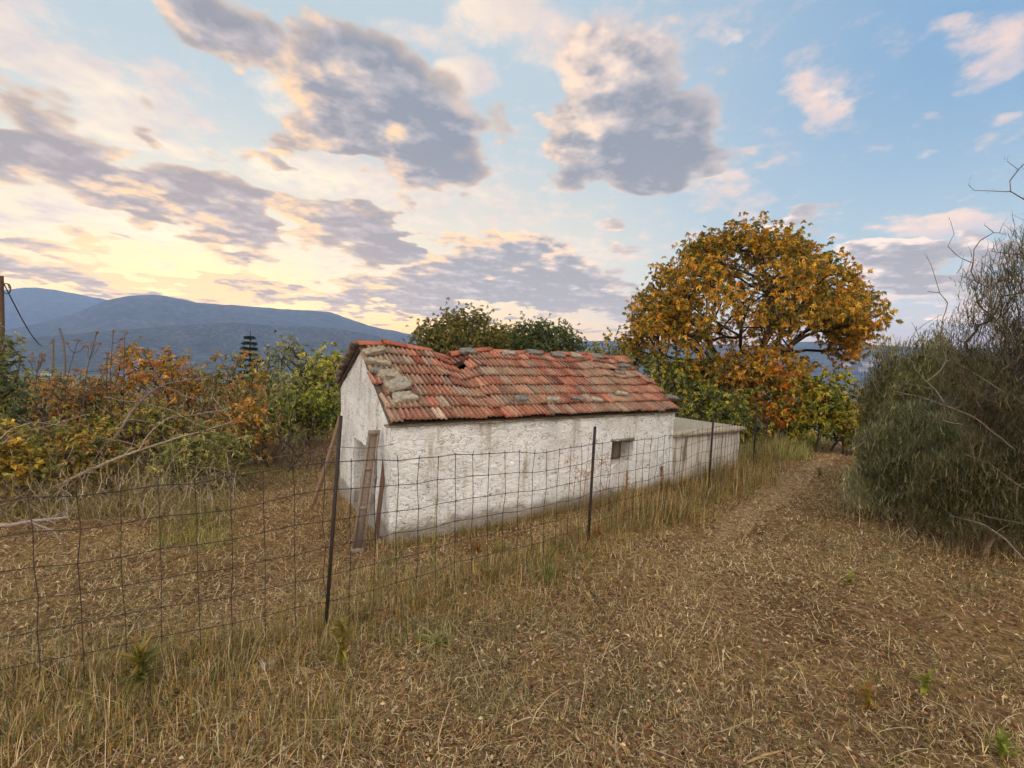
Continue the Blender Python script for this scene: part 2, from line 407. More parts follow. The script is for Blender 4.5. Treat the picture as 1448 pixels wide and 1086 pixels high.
def clouds(L):
    M = None; SH = None
    for (cx, cy_, rx, ry, rot, w) in L:
        c = ray(cx, cy_); t = math.radians(rot)
        a = ray(cx+10*math.cos(t), cy_+10*math.sin(t))-c; sc = np.linalg.norm(a)/10; a /= np.linalg.norm(a)
        sc2 = np.linalg.norm(ray(cx-10*math.sin(t), cy_+10*math.cos(t))-c)/10
        b = np.cross(c, a); b /= np.linalg.norm(b)
        A_ = a/(rx*sc*1.3); B_ = b/(ry*sc2*1.3)
        s3 = GLOW-c; s3 = s3-c*np.dot(s3, c); s3 = s3/(np.linalg.norm(s3)+1e-6)
        near = float(np.clip((np.dot(c, GLOW)-.75)/.2, 0, 1)); s3 = s3*(.55+.4*near)+np.array([0, 0, 1.])*(.75-.3*near)
        gn = nt.nodes.new('ShaderNodeGroup'); gn.node_tree = BG_; i = gn.inputs
        nt.links.new(DW, i['D']); i['A'].default_value = tuple(A_); i['B'].default_value = tuple(B_)
        i['ca'].default_value = float(np.dot(c, A_)); i['cb'].default_value = float(np.dot(c, B_)); i['w'].default_value = w
        i['la'].default_value = float(np.dot(s3, a)); i['lb'].default_value = float(np.dot(s3, b))
        if M is not None: nt.links.new(M, i['M0']); nt.links.new(SH, i['S0'])
        M, SH = gn.outputs['M'], gn.outputs['S']
    if M is None: z = E(dz.k)*0.0; return z, z
    return E(M), E(SH)
DARK = [(545, 138, 165, 84, 42, .97), (310, 40, 115, 48, 27, .9), (465, 185, 85, 32, 12, .8), (605, 215, 72, 46, 35, .8), (130, 216, 150, 62, 36, 1.05),
        (302, 282, 92, 52, 24, 1.05), (5, 212, 95, 55, 22, .9), (290, 330, 120, 26, 12, .8), (495, 322, 112, 32, 14, .95), (575, 335, 42, 18, 20, .6),
        (690, 380, 135, 32, 5, .85), (790, 372, 85, 30, 8, .9), (905, 150, 120, 86, 32, .92), (838, 225, 70, 34, 18, .85), (965, 205, 62, 38, -40, .7),
        (560, 414, 270, 22, 1, .95), (370, 407, 100, 12, 3, .75), (810, 424, 140, 24, 2, .85), (60, 378, 135, 26, 12, .9), (230, 424, 120, 10, 3, .6), (228, 148, 26, 18, 20, .5),
        (330, 198, 34, 13, 28, .5), (395, 220, 38, 15, 32, .6), (1125, 315, 46, 15, 3, .6), (1255, 387, 64, 30, 4, .9), (1345, 384, 90, 30, 0, .85), (880, 330, 30, 10, 0, .35),
        (700, 185, 22, 14, 20, .4), (560, 290, 20, 12, 20, .45), (130, 350, 30, 8, 12, .4), (1420, 440, 120, 16, 0, .5)]
LIGHT = [(110, 85, 200, 36, 32, .85), (265, 155, 85, 22, 35, .7), (672, 125, 34, 28, 10, .95), (1140, 130, 50, 38, 38, .7), (1408, 38, 62, 44, 10, .9),
         (1345, 322, 85, 30, 0, 1), (1212, 332, 40, 13, 0, .7), (1310, 142, 24, 15, 10, .5), (765, 60, 100, 50, 35, .6), (1005, 250, 75, 30, 20, .7),
         (620, 40, 80, 26, 25, .4), (1025, 10, 40, 14, 0, .6), (1300, 432, 130, 18, 0, .7), (600, 275, 220, 60, 12, .45), (860, 345, 110, 20, 0, .45),
         (1443, 165, 25, 16, 0, .6), (60, 300, 200, 30, 10, .35), (400, 120, 60, 40, 40, .5), (400, 360, 260, 22, 4, .4), (730, 20, 50, 26, 30, .5), (1330, 25, 30, 12, 0, .4),
         (470, 250, 120, 30, 20, .5), (100, 325, 150, 18, 8, .4), (860, 20, 30, 20, 20, .3)]
n1 = nz(P, 4.2, 7, .56)
n1o = nz(vm('ADD', P, sunP*.05), 4.2, 4, .56)
n2_ = nz(P, 11.0, 5, .62)
def puffs(vec):
    n = nt.nodes.new('ShaderNodeTexVoronoi'); n.inputs['Scale'].default_value = 9.0; n.inputs['Detail'].default_value = 1.5; n.inputs['Roughness'].default_value = .6
    nt.links.new(vec, n.inputs['Vector']); return E(n.outputs['Distance'])
PW = vm('ADD', P, vscale(vm('SUBTRACT', nz(P, 9.0, 2, .5, 0, True), (.5, .5, .5)), .09))
pf = .5-puffs(PW)
# air
hor = mc(g.ss(.55, 1.0), lin(206, 182, 184), lin(255, 202, 140))
hi = mc(g.ss(.2, .8), lin(134, 172, 208), lin(190, 206, 216))
midc = mc(g.ss(.45, .93), lin(182, 202, 214), lin(250, 232, 202))
air = mc(dz.ss(-.02, .20), hor, midc); air = mc(dz.ss(.12, .48), air, hi)
glow = g.ss(.972, 1.0)
air = mc(glow*.75*(1.0-dz.ss(.1, .3)), air, np.array([1.08, .76, .38]))
ns = nt.nodes.new('ShaderNodeTexSky'); ns.sky_type = 'NISHITA'; ns.sun_disc = False
ns.sun_elevation = SUN_EL; ns.sun_rotation = SUN_AZ; ns.altitude = 300
air = vm('ADD', vscale(air, .86), vscale(ns.outputs[0], .006))
rel = (n1-n1o)*3.2+(pf-.1)*.5
aL0 = (n2_-.5)*1.9+(n1-.5)*.9-.1
cL0 = mc(g.ss(.4, .95), lin(240, 210, 194), lin(252, 234, 208))
rimc = mc(g.ss(.5, .97), lin(242, 220, 208), lin(255, 212, 164))
bodyc = mc(dz.ss(.05, .45), lin(168, 165, 172), lin(144, 150, 164))
bodyc = mc(g.ss(.85, 1.0)*.35, bodyc, lin(190, 160, 152))
veil = g.ss(.1, .8)*dz.ss(.1, .3)*.5
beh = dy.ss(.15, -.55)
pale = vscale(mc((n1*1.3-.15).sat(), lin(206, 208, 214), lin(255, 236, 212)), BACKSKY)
TR = (dz._m('MAXIMUM', .09)._m('POWER', -1.0)*(-HAZE*1030))._m('EXPONENT')
al = nt.nodes.new('ShaderNodeRGB'); al.outputs[0].default_value = (.22, .31, .50, 1); AIRLIGHT = al.outputs[0]
def sky_shader(x0, x1):
    """the sky of one sector of directions: only the clouds that reach into it are evaluated"""
    sel = lambda L: [c for c in L if c[0]+max(c[2], c[3])*1.3+110 > x0 and c[0]-max(c[2], c[3])*1.3-110 < x1]
    (Md, Sd), (Ml, Sl) = clouds(sel(DARK)), clouds(sel(LIGHT))
    # thin bright cloud
    aL = (aL0+Ml*.95+veil*.35).ss(.0, .85)
    cL = mc((Sl*1.5+.6+rel*.5).sat(), lin(208, 194, 196), cL0)
    col = mc(aL*.85, air, cL)
    # grey cumulus with bright rims
    Dd = Md*1.5+(n1-.5)*1.9+(n2_-.5)*.55+pf*.45-.13
    aD = Dd.ss(-.02, .46)
    thick = (Dd*.55+Md*.6-.05).ss(.0, .9)
    body = mc((.42-rel*1.4-Sd*1.3).sat(), mc(.6, bodyc, lin(222, 208, 206)), vscale(bodyc, .94))
    lit = Sd*2.3+.2+rel*.85
    cD = mc((lit*(1.2-thick*.55)).ss(.1, .66), body, rimc)
    cD = mc((1.0-thick)*.5, cD, rimc)
    col = mc(aD*.97, col, cD)
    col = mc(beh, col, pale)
    # what the air near the horizon takes away and adds is allowed for, so the sky seen through it keeps its colours
    col = vm('MAXIMUM', vscale(vm('SUBTRACT', col, vscale(AIRLIGHT, 1.0-TR)), TR._m('POWER', -1.0)), (0, 0, 0))
    b = nt.nodes.new('ShaderNodeBackground'); nt.links.new(vscale(col, 10.0), b.inputs[0]); b.inputs[1].default_value = .1
    return b.outputs[0]
def choose(f, A, B):
    n = nt.nodes.new('ShaderNodeMixShader'); nt.links.new(f.k, n.inputs[0]); nt.links.new(A, n.inputs[1]); nt.links.new(B, n.inputs[2]); return n.outputs[0]
def beyond(px):                            # 1 to the right of the upright plane through the eye at this bearing
    n_ = np.cross(ray(px, 600), ray(px, 0)); n_ /= np.linalg.norm(n_)
    if np.dot(n_, ray(px+50, 300)) < 0: n_ = -n_
    return dot(D, n_)._m('GREATER_THAN', 0.0)
CUT = [250, 480, 700, 1000]
edges = [-9999]+CUT+[9999]
sec = [sky_shader(edges[i], edges[i+1]) for i in range(len(edges)-1)]
out_ = sec[-1]
lo = choose(beyond(250), sec[0], sec[1]); hi_ = choose(beyond(1000), sec[3], sec[4])
front = choose(beyond(480), lo, choose(beyond(700), sec[2], hi_))
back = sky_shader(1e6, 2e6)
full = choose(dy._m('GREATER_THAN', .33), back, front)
gb = nt.nodes.new('ShaderNodeBackground'); gb.inputs[0].default_value = (.12, .105, .09, 1)
full = choose(dz._m('LESS_THAN', -.06), full, gb.outputs[0])
wo = nt.nodes.new('ShaderNodeOutputWorld'); nt.links.new(full, wo.inputs[0])
world.cycles.sampling_method = 'NONE'
sl = bpy.data.lights.new('sun', 'SUN'); sl.energy = 2.6; sl.angle = math.radians(9); sl.color = (1.0, .79, .55)
so = bpy.data.objects.new('sun', sl); COL.objects.link(so); so.rotation_euler = Vector(SUND).to_track_quat('Z', 'Y').to_euler()
# ------------------------------------------------------------------ cottage
HZ = -.30
A0 = gp(549, 774, HZ); B0 = gp(948, 697, HZ)            # near and far foot of the long wall
ux = (B0-A0); ux[2] = 0; LW = np.linalg.norm(ux); ux /= LW
uy = np.array([-ux[1], ux[0], 0]); uz = np.array([0, 0, 1.0])  # uy: away from the viewer, across the house
DW_ = 2.72; HF, HB, HR = 1.63, 1.90, 2.57               # depth, front wall, back wall, ridge (over the foot)
RD = DW_*.52                                           # ridge line distance from the front wall
def hp(u, w, z): return A0+ux*u+uy*w+uz*z
print('COTTAGE', A0, LW, ux)
house = empty('white_cottage', hp(LW/2, DW_/2, 0), 'small whitewashed stone cottage with a sagging red tiled roof behind the wire fence', 'cottage')
# plaster
m, nt, out = newmat('rough_whitewash'); v = objco(nt)
w1 = noise(nt, v, 9, 3, .5, 2.2); w2 = noise(nt, v, 26, 4, .6, 1.2); w3 = noise(nt, v, 1.4, 5, .6)
bmp = mixc(nt, .4, w1, w2)
vo = N(nt, 'ShaderNodeTexVoronoi', feature='DISTANCE_TO_EDGE'); vo.inputs['Scale'].default_value = 7
wv = N(nt, 'ShaderNodeVectorMath', operation='ADD'); nt.links.new(v, wv.inputs[0])
wn = N(nt, 'ShaderNodeTexNoise'); wn.inputs['Scale'].default_value = 6; wn.inputs['Detail'].default_value = 3; nt.links.new(v, wn.inputs['Vector'])
ws = N(nt, 'ShaderNodeVectorMath', operation='SCALE'); ws.inputs['Scale'].default_value = .25; nt.links.new(wn.outputs['Color'], ws.inputs[0]); nt.links.new(ws.outputs[0], wv.inputs[1])
nt.links.new(wv.outputs[0], vo.inputs['Vector'])
crk = ramp(nt, vo.outputs['Distance'], [(0, 0.2), (.05, .75), (.14, 1.0)])
sm = N(nt, 'ShaderNodeMapping'); sm.inputs['Scale'].default_value = (1, 1, 1.9); nt.links.new(v, sm.inputs[0])
def strokes(sc, dist):                      # thin wavy trowel ridges
    a_ = N(nt, 'ShaderNodeMath', operation='SUBTRACT'); nt.links.new(noise(nt, sm.outputs[0], sc, 2, .5, dist), a_.inputs[0]); a_.inputs[1].default_value = .5
    b_ = N(nt, 'ShaderNodeMath', operation='ABSOLUTE'); nt.links.new(a_.outputs[0], b_.inputs[0]); return b_.outputs[0]
s1 = strokes(6.5, .7); s2 = strokes(15, 1.0)
r1 = ramp(nt, s1, [(0, 0.0), (.035, .6), (.16, 1.0)]); r2 = ramp(nt, s2, [(0, 0.0), (.05, .7), (.2, 1.0)])
hgt = mixc(nt, .4, mixc(nt, .5, r1, r2), w2)
base = ramp(nt, w3, [(.3, lin(212, 208, 202)), (.5, lin(235, 232, 227)), (.7, lin(241, 239, 235))])
dirt = ramp(nt, noise(nt, v, 5, 6, .7), [(.56, 1.0), (.75, lin(206, 196, 180))])
base = mixc(nt, 1.0, base, dirt, 'MULTIPLY')
gap = ramp(nt, noise(nt, v, 4, 3, .6), [(.32, 0.0), (.5, 1.0)])
base = mixc(nt, gap, base, mixc(nt, 1.0, base, ramp(nt, s1, [(0, lin(150, 142, 130)), (.018, 1.0)]), 'MULTIPLY'))  # shading lines along the trowel strokes, painted dark into the whitewash colour
spk = N(nt, 'ShaderNodeTexVoronoi'); spk.inputs['Scale'].default_value = 5.5; nt.links.new(v, spk.inputs['Vector'])
base = mixc(nt, 1.0, base, ramp(nt, spk.outputs['Distance'], [(.03, lin(70, 62, 54)), (.07, 1.0)]), 'MULTIPLY')
stm = N(nt, 'ShaderNodeMapping'); stm.inputs['Scale'].default_value = (1, 1, .16); nt.links.new(v, stm.inputs[0])
base = mixc(nt, 1.0, base, ramp(nt, noise(nt, stm.outputs[0], 4.5, 5, .65), [(.55, 1.0), (.72, lin(202, 192, 176))]), 'MULTIPLY')   # run-off streaks
# foot of the wall: browner towards the ground, with a ragged outline
sx = N(nt, 'ShaderNodeSeparateXYZ'); nt.links.new(v, sx.inputs[0])
ad_ = N(nt, 'ShaderNodeMath', operation='MULTIPLY_ADD'); nt.links.new(noise(nt, v, 3, 5, .6), ad_.inputs[0]); ad_.inputs[1].default_value = -.42; nt.links.new(sx.outputs['Z'], ad_.inputs[2])
base = mixc(nt, ramp(nt, ad_.outputs[0], [(0, .7), (.05, .25), (.12, 0)]), base, lin(132, 118, 98))
surf(nt, out, base, .95, hgt, .8, .04, .1); M_PLASTER = m
def wallvec(P):
    a = np.stack([fbm(P*2.2+k*31.7, 3, 50+k) for k in range(3)], 1)
    b = np.stack([fbm(P*7+k*31.7, 2, 60+k) for k in range(3)], 1)
    return a*.028+b*.012
def panel(mb, o, du, L, us, topf, zs_, skip=None, flip=False):
    """vertical wall skin: columns us along du, rows zs_ up to a flat level then stretched to topf(u)"""
    us = np.array(us); zf = zs_[-1]; ex = np.linspace(0, 1, 8)[1:]
    G = []
    for u in us:
        zz = np.concatenate([zs_, zf+ex*(topf(u)-zf)]); G.append(o+du*u+np.outer(zz, uz))
    G = np.array(G); nu, nz_ = G.shape[:2]; V = G.reshape(-1, 3)
    F = []
    allz = np.concatenate([zs_, zf+ex*.01+.001])
    for i in range(nu-1):
        for j in range(nz_-1):
            cu = (us[i]+us[i+1])/2; cz = (allz[j]+allz[j+1])/2
            if skip and skip[0] < cu < skip[1] and skip[2] < cz < skip[3] and j < len(zs_)-1: continue
            q = (i*nz_+j, (i+1)*nz_+j, (i+1)*nz_+j+1, i*nz_+j+1); F.append(q[::-1] if flip else q)
    mb.add(V+wallvec(V), F)
def reveal(mb, o, du, inn, s, dep):
    """jambs and sill of an opening s=(u0,u1,z0,z1), going in by dep"""
    def strip(P, Q, n=7):
        t = np.linspace(0, 1, n)[:, None]; A = P+(Q-P)*t; A = A+wallvec(A); Bk = A+inn*dep
        V = np.concatenate([A, Bk]); i = np.arange(n-1); mb.add(V, np.stack([i, i+1, i+1+n, i+n], 1))
    c = [o+du*a+uz*b for a, b in ((s[0], s[2]), (s[1], s[2]), (s[1], s[3]), (s[0], s[3]))]
    for k in range(4): strip(c[k], c[(k+1) % 4])
def grid(a, b, st, extra=()): return sorted(set(np.round(np.concatenate([np.arange(a, b, st), [b], extra]), 4)))
# find the openings from the photo
def on_front(px, py):
    d = ray(px, py); n = uy; t = np.dot(A0-EYE, n)/np.dot(d, n); p = EYE+d*t; return np.dot(p-A0, ux), p[2]-A0[2]
def on_gable(px, py):
    d = ray(px, py); n = ux; t = np.dot(A0-EYE, n)/np.dot(d, n); p = EYE+d*t; return np.dot(p-A0, uy), p[2]-A0[2]
wa, wb = on_front(863, 658), on_front(895, 622)
win = (round(wa[0], 3), round(wb[0], 3), round(wa[1], 3), round(wb[1], 3))
da = on_gable(501, 619); db = on_gable(533, 640)
door = (round(db[0], 3), round(da[0], 3), .02, round(da[1], 3))
print('WIN', win, 'DOOR', door, 'gable edge', on_gable(478, 543), on_gable(512, 488), 'len', on_front(948, 690))
mb = MB()
zrow = grid(-.15, 1.40, .075, [win[2], win[3]])
panel(mb, A0, ux, LW, grid(0, LW, .08, win[:2]), lambda u: HF+.03*math.sin(u*2.1), zrow, win)
zr2 = grid(-.15, 1.56, .08, [door[3], max(door[2], .02)])
topg = lambda w: HF+(HR-HF)*w/RD-.03 if w < RD else HR-.03-(HR-HB)*(w-RD)/(DW_-RD)
panel(mb, A0, uy, DW_, grid(0, DW_, .08, (door[0], door[1], RD)), topg, zr2, door, flip=True)
panel(mb, A0+ux*LW, uy, DW_, grid(0, DW_, .12, (RD,)), topg, zr2)
panel(mb, A0+uy*DW_, ux, LW, grid(0, LW, .15), lambda u: HB, zr2, None, flip=True)
reveal(mb, A0, ux, uy, win, .30); reveal(mb, A0, uy, ux, door, .36)
wall = mb.build('wall', M_PLASTER, house, smooth=True)
# window: board shutter deep in the niche, wooden sill
wc = lin(112, 101, 88)
mb = MB(); o = hp(win[0]-.02, .29, win[2]-.02); ww = win[1]-win[0]+.04; wh = win[3]-win[2]+.04
for k in range(3): box(mb, o+ux*(ww*k/3+.003)-uy*.002*k, ux*(ww/3-.006), uy*.03, uz*wh, wc*(1+.08*(k-1)))
wn_ = mb.build('window', M_WOOD, house); tag(wn_, 'square window niche closed by greyish boards')
mb = MB(); box(mb, hp(win[0]-.03, -.012, win[3]), ux*(ww+.02), uy*.19, uz*.045, lin(150, 138, 122)); mb.build('lintel', M_WOOD, wn_)
# doorway: plank door set deep in the gable wall
mb = MB(); dw = door[1]-door[0]+.04
for k in range(4): box(mb, hp(.355+.002*(k % 2), door[0]-.02+dw*k/4+.003, .0), ux*.035, uy*(dw/4-.006), uz*(door[3]+.02), lin(128, 138, 148)*(1+.05*(k % 3-1)))
box(mb, hp(.342, door[0], .35), ux*.014, uy*(dw-.04), uz*.09, lin(118, 126, 134)); box(mb, hp(.342, door[0], 1.0), ux*.014, uy*(dw-.04), uz*.09, lin(140, 140, 142))
dr = mb.build('door', M_WOOD, house)
mb = MB(); polytube(mb, [hp(.342, door[0]+.10, .62), hp(.315, door[0]+.10, .63), hp(.315, door[0]+.10, .73), hp(.342, door[0]+.10, .74)], .008, 6, lin(60, 45, 38)); mb.build('handle', M_METAL, dr)

# ---- roof
def usag(u): return .15*np.exp(-((u-1.42)/.22)**2)+.035*np.exp(-((u-1.0)/.35)**2)+.03*np.sin(u*2.3)**2+.02*np.sin(u*5+1)+.02*np.sin((u+.3)*9)*.5-.015*np.exp(-((u-.3)/.35)**2)
U0, U1 = -.07, LW+.10
sf = math.hypot(RD, HR-HF); nf = np.array([0, 0, 0.]); slf = (uy*RD+uz*(HR-HF))/sf; nF = np.cross(ux, slf)
sb = math.hypot(DW_-RD, HR-HB); slb = (-uy*(DW_-RD)+uz*(HR-HB))/sb; nB = np.cross(slb, ux)
def fr(u, s, h=0.0):                        # front slope: s from the eave up
    u = np.asarray(u, float); s = np.asarray(s, float); f = np.clip(s/sf, 0, 1)
    return A0+uz*HF+u[..., None]*ux+s[..., None]*slf+np.asarray(h)[..., None]*nF-(usag(u)*f**1.3)[..., None]*uz
def bk(u, s, h=0.0):
    u = np.asarray(u, float); s = np.asarray(s, float); f = np.clip(s/sb, 0, 1)
    return A0+uy*DW_+uz*HB+u[..., None]*ux+s[..., None]*slb+np.asarray(h)[..., None]*nB-(usag(u)*f**1.3)[..., None]*uz
prof = np.array([[0, 0.0], [.06, .004], [.12, .022], [.2, .027], [.28, .022], [.34, .006], [.5, .003], [.58, .020], [.66, .026], [.75, .021], [.82, .005], [1, .002]])
TC = [lin(154, 95, 74), lin(140, 84, 66), lin(164, 110, 86), lin(126, 82, 66), lin(156, 114, 90), lin(142, 120, 104), lin(130, 114, 100), lin(164, 142, 122), lin(112, 72, 60)]
TW_ = np.array([.22, .17, .14, .13, .1, .08, .06, .05, .05])
def tiles(mb, S_, ntile_w, rows, slen, over, holes, seed):
    r = np.random.default_rng(seed); nt_ = int((U1-U0)/ntile_w); exp = (slen+over)/rows
    for i in range(rows):
        off = r.uniform(-.4, .4)*ntile_w
        for j in range(-1, nt_+1):
            u0 = U0+off+j*ntile_w
            if u0 < U0-.02 or u0+ntile_w > U1+.04: continue
            f = i/(rows-1)
            if S_ is fr and any(abs(u0+ntile_w/2-hu) < hw and abs(f-hf) < hh for hu, hw, hf, hh in holes): continue
            s0 = -over+i*exp+r.normal()*.010; L = exp*1.32; lift = .018+r.normal()*.005; rot = r.normal()*.018
            big = r.random() < .05
            if big: s0 += r.uniform(-.05, .03); rot += r.normal()*.08; lift += .02
            if f < .2 or u0 > U1-1.3: rot += r.normal()*.03; lift += abs(r.normal())*.008
            c = TC[r.choice(len(TC), p=TW_)]*(1+r.normal()*.1)
            lich = vnoise(np.array([[u0*.9, i*.7, 3.3]]), 8)[0]
            if lich > -.05: c = c*(1-min(lich+.15, .6))+lin(146, 126, 102)*min(lich+.15, .6)
            if u0 < .55: k = .5*r.random(); c = c*(1-k)+lin(160, 148, 128)*k
            us = prof[:, 0]*ntile_w*1.03; hs = prof[:, 1]*1.35; V = []; n = len(us)
            for a, (ss, hh, th) in enumerate(((0, lift+.036, 0), (.5, lift*.5+.020, 0), (1, lift*.1+.002, 0))):
                du = us-us.mean(); uu = u0+us.mean()+du*math.cos(rot)-(ss-.5)*L*math.sin(rot); sv = s0+ss*L+du*math.sin(rot)
                V.append(S_(uu, np.minimum(sv, slen+.02), hs+hh))
            du = us-us.mean(); V.append(S_(u0+us.mean()+du+.5*L*math.sin(rot)*0, s0+du*math.sin(rot)+.002, hs*.6+lift+.036-.018))
            V = np.concatenate(V); k = np.arange(n-1)
            F = np.concatenate([np.stack([k+b*n, k+1+b*n, k+1+(b+1)*n, k+(b+1)*n], 1) for b in range(2)]+[np.stack([k+3*n, k+1+3*n, k+1, k], 1)])
            if S_ is bk: F = F[:, ::-1]
            e = np.array([[0, n, 3*n, 3*n], [n-1, 4*n-1, 2*n-1, 2*n-1]])
            cc = np.tile(c, (len(V), 1)); rib = np.tile(prof[:, 1]/.027, 4)[:, None]; jit_ = np.tile(np.where(np.arange(n) < 6, r.normal(), r.normal())*.12, 4)[:, None]; cc = cc*(.84+.2*rib+jit_); rib_highlight = np.clip(rib-.75, 0, 1)*4*max(0, r.normal()*.25+.25); cc = cc*(1-rib_highlight)+lin(196, 168, 148)*rib_highlight  # rib crests lightened: pale highlights painted into the tile colour
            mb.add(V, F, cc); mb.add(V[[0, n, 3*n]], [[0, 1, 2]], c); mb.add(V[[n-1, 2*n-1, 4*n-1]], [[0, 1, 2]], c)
M_TILE = m_col('clay_tile', .88, 34, .45, .5, .006, .15)
mb = MB(); HOLES = [(1.52, .085, .80, .10), (1.60, .06, .67, .06)]
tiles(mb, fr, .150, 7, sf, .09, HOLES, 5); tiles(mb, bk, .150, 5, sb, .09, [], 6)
# rotten sheathing under the tiles
for S_, sl, ov in ((fr, sf, .085), (bk, sb, .08)):
    uu = np.linspace(U0+.03, U1-.03, 60); s4 = np.linspace(-ov, sl, 8); Ug, Sg = np.meshgrid(uu, s4, indexing='ij')
    V = S_(Ug.ravel(), Sg.ravel(), np.full(Ug.size, .004)); V2 = S_(Ug.ravel(), Sg.ravel(), np.full(Ug.size, -.03))
    i, j = np.meshgrid(np.arange(59), np.arange(7), indexing='ij'); q = np.stack([i*8+j, (i+1)*8+j, (i+1)*8+j+1, i*8+j+1], -1).reshape(-1, 4)
    ring = [i*8 for i in range(60)]; rq = [(a, b, b+480, a+480) for a, b in zip(ring[:-1], ring[1:])]
    rq += [(j, j+1, j+1+480, j+480) for j in range(7)]+[(59*8+j, 59*8+j+1, 59*8+j+1+480, 59*8+j+480) for j in range(7)]
    if S_ is fr:
        qc = (Ug.reshape(60, 8)[:-1, :-1]+.05).ravel(); sc2 = (Sg.reshape(60, 8)[:-1, :-1]+.1).ravel(); q = q[~((np.abs(qc-1.54) < .09) & (np.abs(sc2/sl-.78) < .1))]
    mb.add(np.concatenate([V, V2]), np.concatenate([q, q[:, ::-1]+480, np.array(rq)]), lin(92, 80, 68))
roof = mb.build('roof', M_TILE, house)
# ridge tiles: half-round, each its own piece
nr_ = 15; ul = np.linspace(U0+.02, U1-.02, nr_+1)
for k in range(nr_):
    u0, u1 = ul[k]-.02, ul[k+1]+.03
    r = .085+random.uniform(-.006, .006); th = np.linspace(.05, PI-.05, 9); dz0 = random.gauss(0, .02)+.0; dz1 = random.gauss(0, .014)+.02
    if k == 1: dz0 += .025
    if k == 4: dz0 += .03; dz1 -= .02
    V = []; dy_ = random.gauss(0, .012)
    for rr in (r, r-.014):
        for uu, dz_, sc in ((u0, dz0+.012, 1.06), (u1, dz1, .94)):
            c = fr(np.array(uu), np.array(sf), np.array(0.0))-uz*.015+uz*dz_+uy*dy_
            V.append(c+np.cos(th)[:, None]*uy*rr*sc*1.15+np.sin(th)[:, None]*uz*rr*sc*.85)
    V = np.concatenate(V); a = np.arange(8); n = 9
    F = np.concatenate([np.stack([a, a+1, a+1+n, a+n], 1), np.stack([a+2*n, a+3*n, a+1+3*n, a+1+2*n], 1), np.stack([a, a+2*n, a+1+2*n, a+1], 1), np.stack([a+n, a+1+n, a+1+3*n, a+3*n], 1)])
    F = np.concatenate([F, np.array([[0, n, 3*n, 2*n], [n-1, 3*n-1, 4*n-1, 2*n-1]])])
    mb = MB(); mb.add(V, F, [lin(168, 98, 72), lin(156, 88, 66), lin(174, 110, 84), lin(150, 96, 78)][k % 4]*(1+random.gauss(0, .06))); mb.build('ridge_tile', M_TILE, roof)
# eave board of weathered slate under the lowest tiles
mb = MB(); uu = np.linspace(U0, U1, 24)
for a, b in zip(uu[:-1], uu[1:]):
    j = random.uniform(-.012, .01); p = fr(np.array([a]), np.array([-.10]), np.array([-.045]))[0]+uz*j*.5; q = fr(np.array([b-.006]), np.array([-.10]), np.array([-.045]))[0]+uz*j*.5
    box(mb, p, q-p, uy*.12+uz*.01, uz*.018, pick([lin(150, 134, 112), lin(120, 108, 94)], 1)[0])
mb.build('eave_slate', M_STONE, house)
# ---- loose stones on the roof
def stone(name, c, ax, ay, az_, sx_, sy, sz, seed, col, label, group=None, cat='stone'):
    import bmesh
    bm = bmesh.new(); bmesh.ops.create_icosphere(bm, subdivisions=3, radius=1)
    V = np.array([v.co[:] for v in bm.verts]); F = np.array([[v.index for v in f.verts] for f in bm.faces]); bm.free()
    V = np.sign(V)*np.abs(V)**np.array([.5, .5, .42]); V /= np.abs(V).max()
    d = 1+.42*fbm(V*np.array([1.6, 1.6, .5])+seed*7.1, 3, seed)+.16*fbm(V*3.5+seed, 3, seed+1); V = V*d[:, None]
    Pp = c+np.outer(V[:, 0]*sx_, ax)+np.outer(V[:, 1]*sy, ay)+np.outer(V[:, 2]*sz, az_)
    mb = MB(); mb.add(Pp, F, np.outer(1+.16*fbm(V*2.5+seed, 3, seed+5), col)); o = mb.build(name, M_STONE, origin=c, smooth=False); tag(o, label, cat, group); return o
SG = 'stones laid on the cottage roof'
ST1 = lin(150, 138, 116); ST2 = lin(116, 110, 102); ST3 = lin(156, 146, 128)
def on_roof(px, py):                        # where a sight line meets the front slope
    d = ray(px, py); p0 = A0+uz*HF; t = np.dot(p0-EYE, nF)/np.dot(d, nF); p = EYE+d*t; q = p-p0; return float(np.dot(q, ux)), float(np.dot(q, slf))
verge = [(527, 503, .19, .07, ST1, 'pale flat slab topmost on the near roof edge, just under the ridge'),
         (534, 519, .17, .055, ST1, 'second pale slab from the top along the near roof edge'),
         (533, 531, .10, .05, ST2, 'small grey stone between the slabs halfway up the near roof edge'),
         (549, 537, .16, .09, ST1, 'wide tan stone lying halfway down the near roof edge'),
         (561, 551, .20, .125, ST3, 'biggest pale mortar-covered stone on the lower near roof edge'),
         (570, 569, .16, .085, ST3, 'pale slab lowest on the near roof edge, above the cottage corner')]
for k, (px, py, a, b, c, lb) in enumerate(verge):
    u, s = on_roof(px, py); ang = random.uniform(-.4, .4); a1 = ux*math.cos(ang)+slf*math.sin(ang); a2 = np.cross(nF, a1)
    p = fr(np.array(u), np.array(s), np.array(.085)); stone('roof_stone', p, a1, a2, nF+ux*random.uniform(-.12, .12), a, b, .045, 100+k, c*(1+random.gauss(0, .06)), lb, SG)
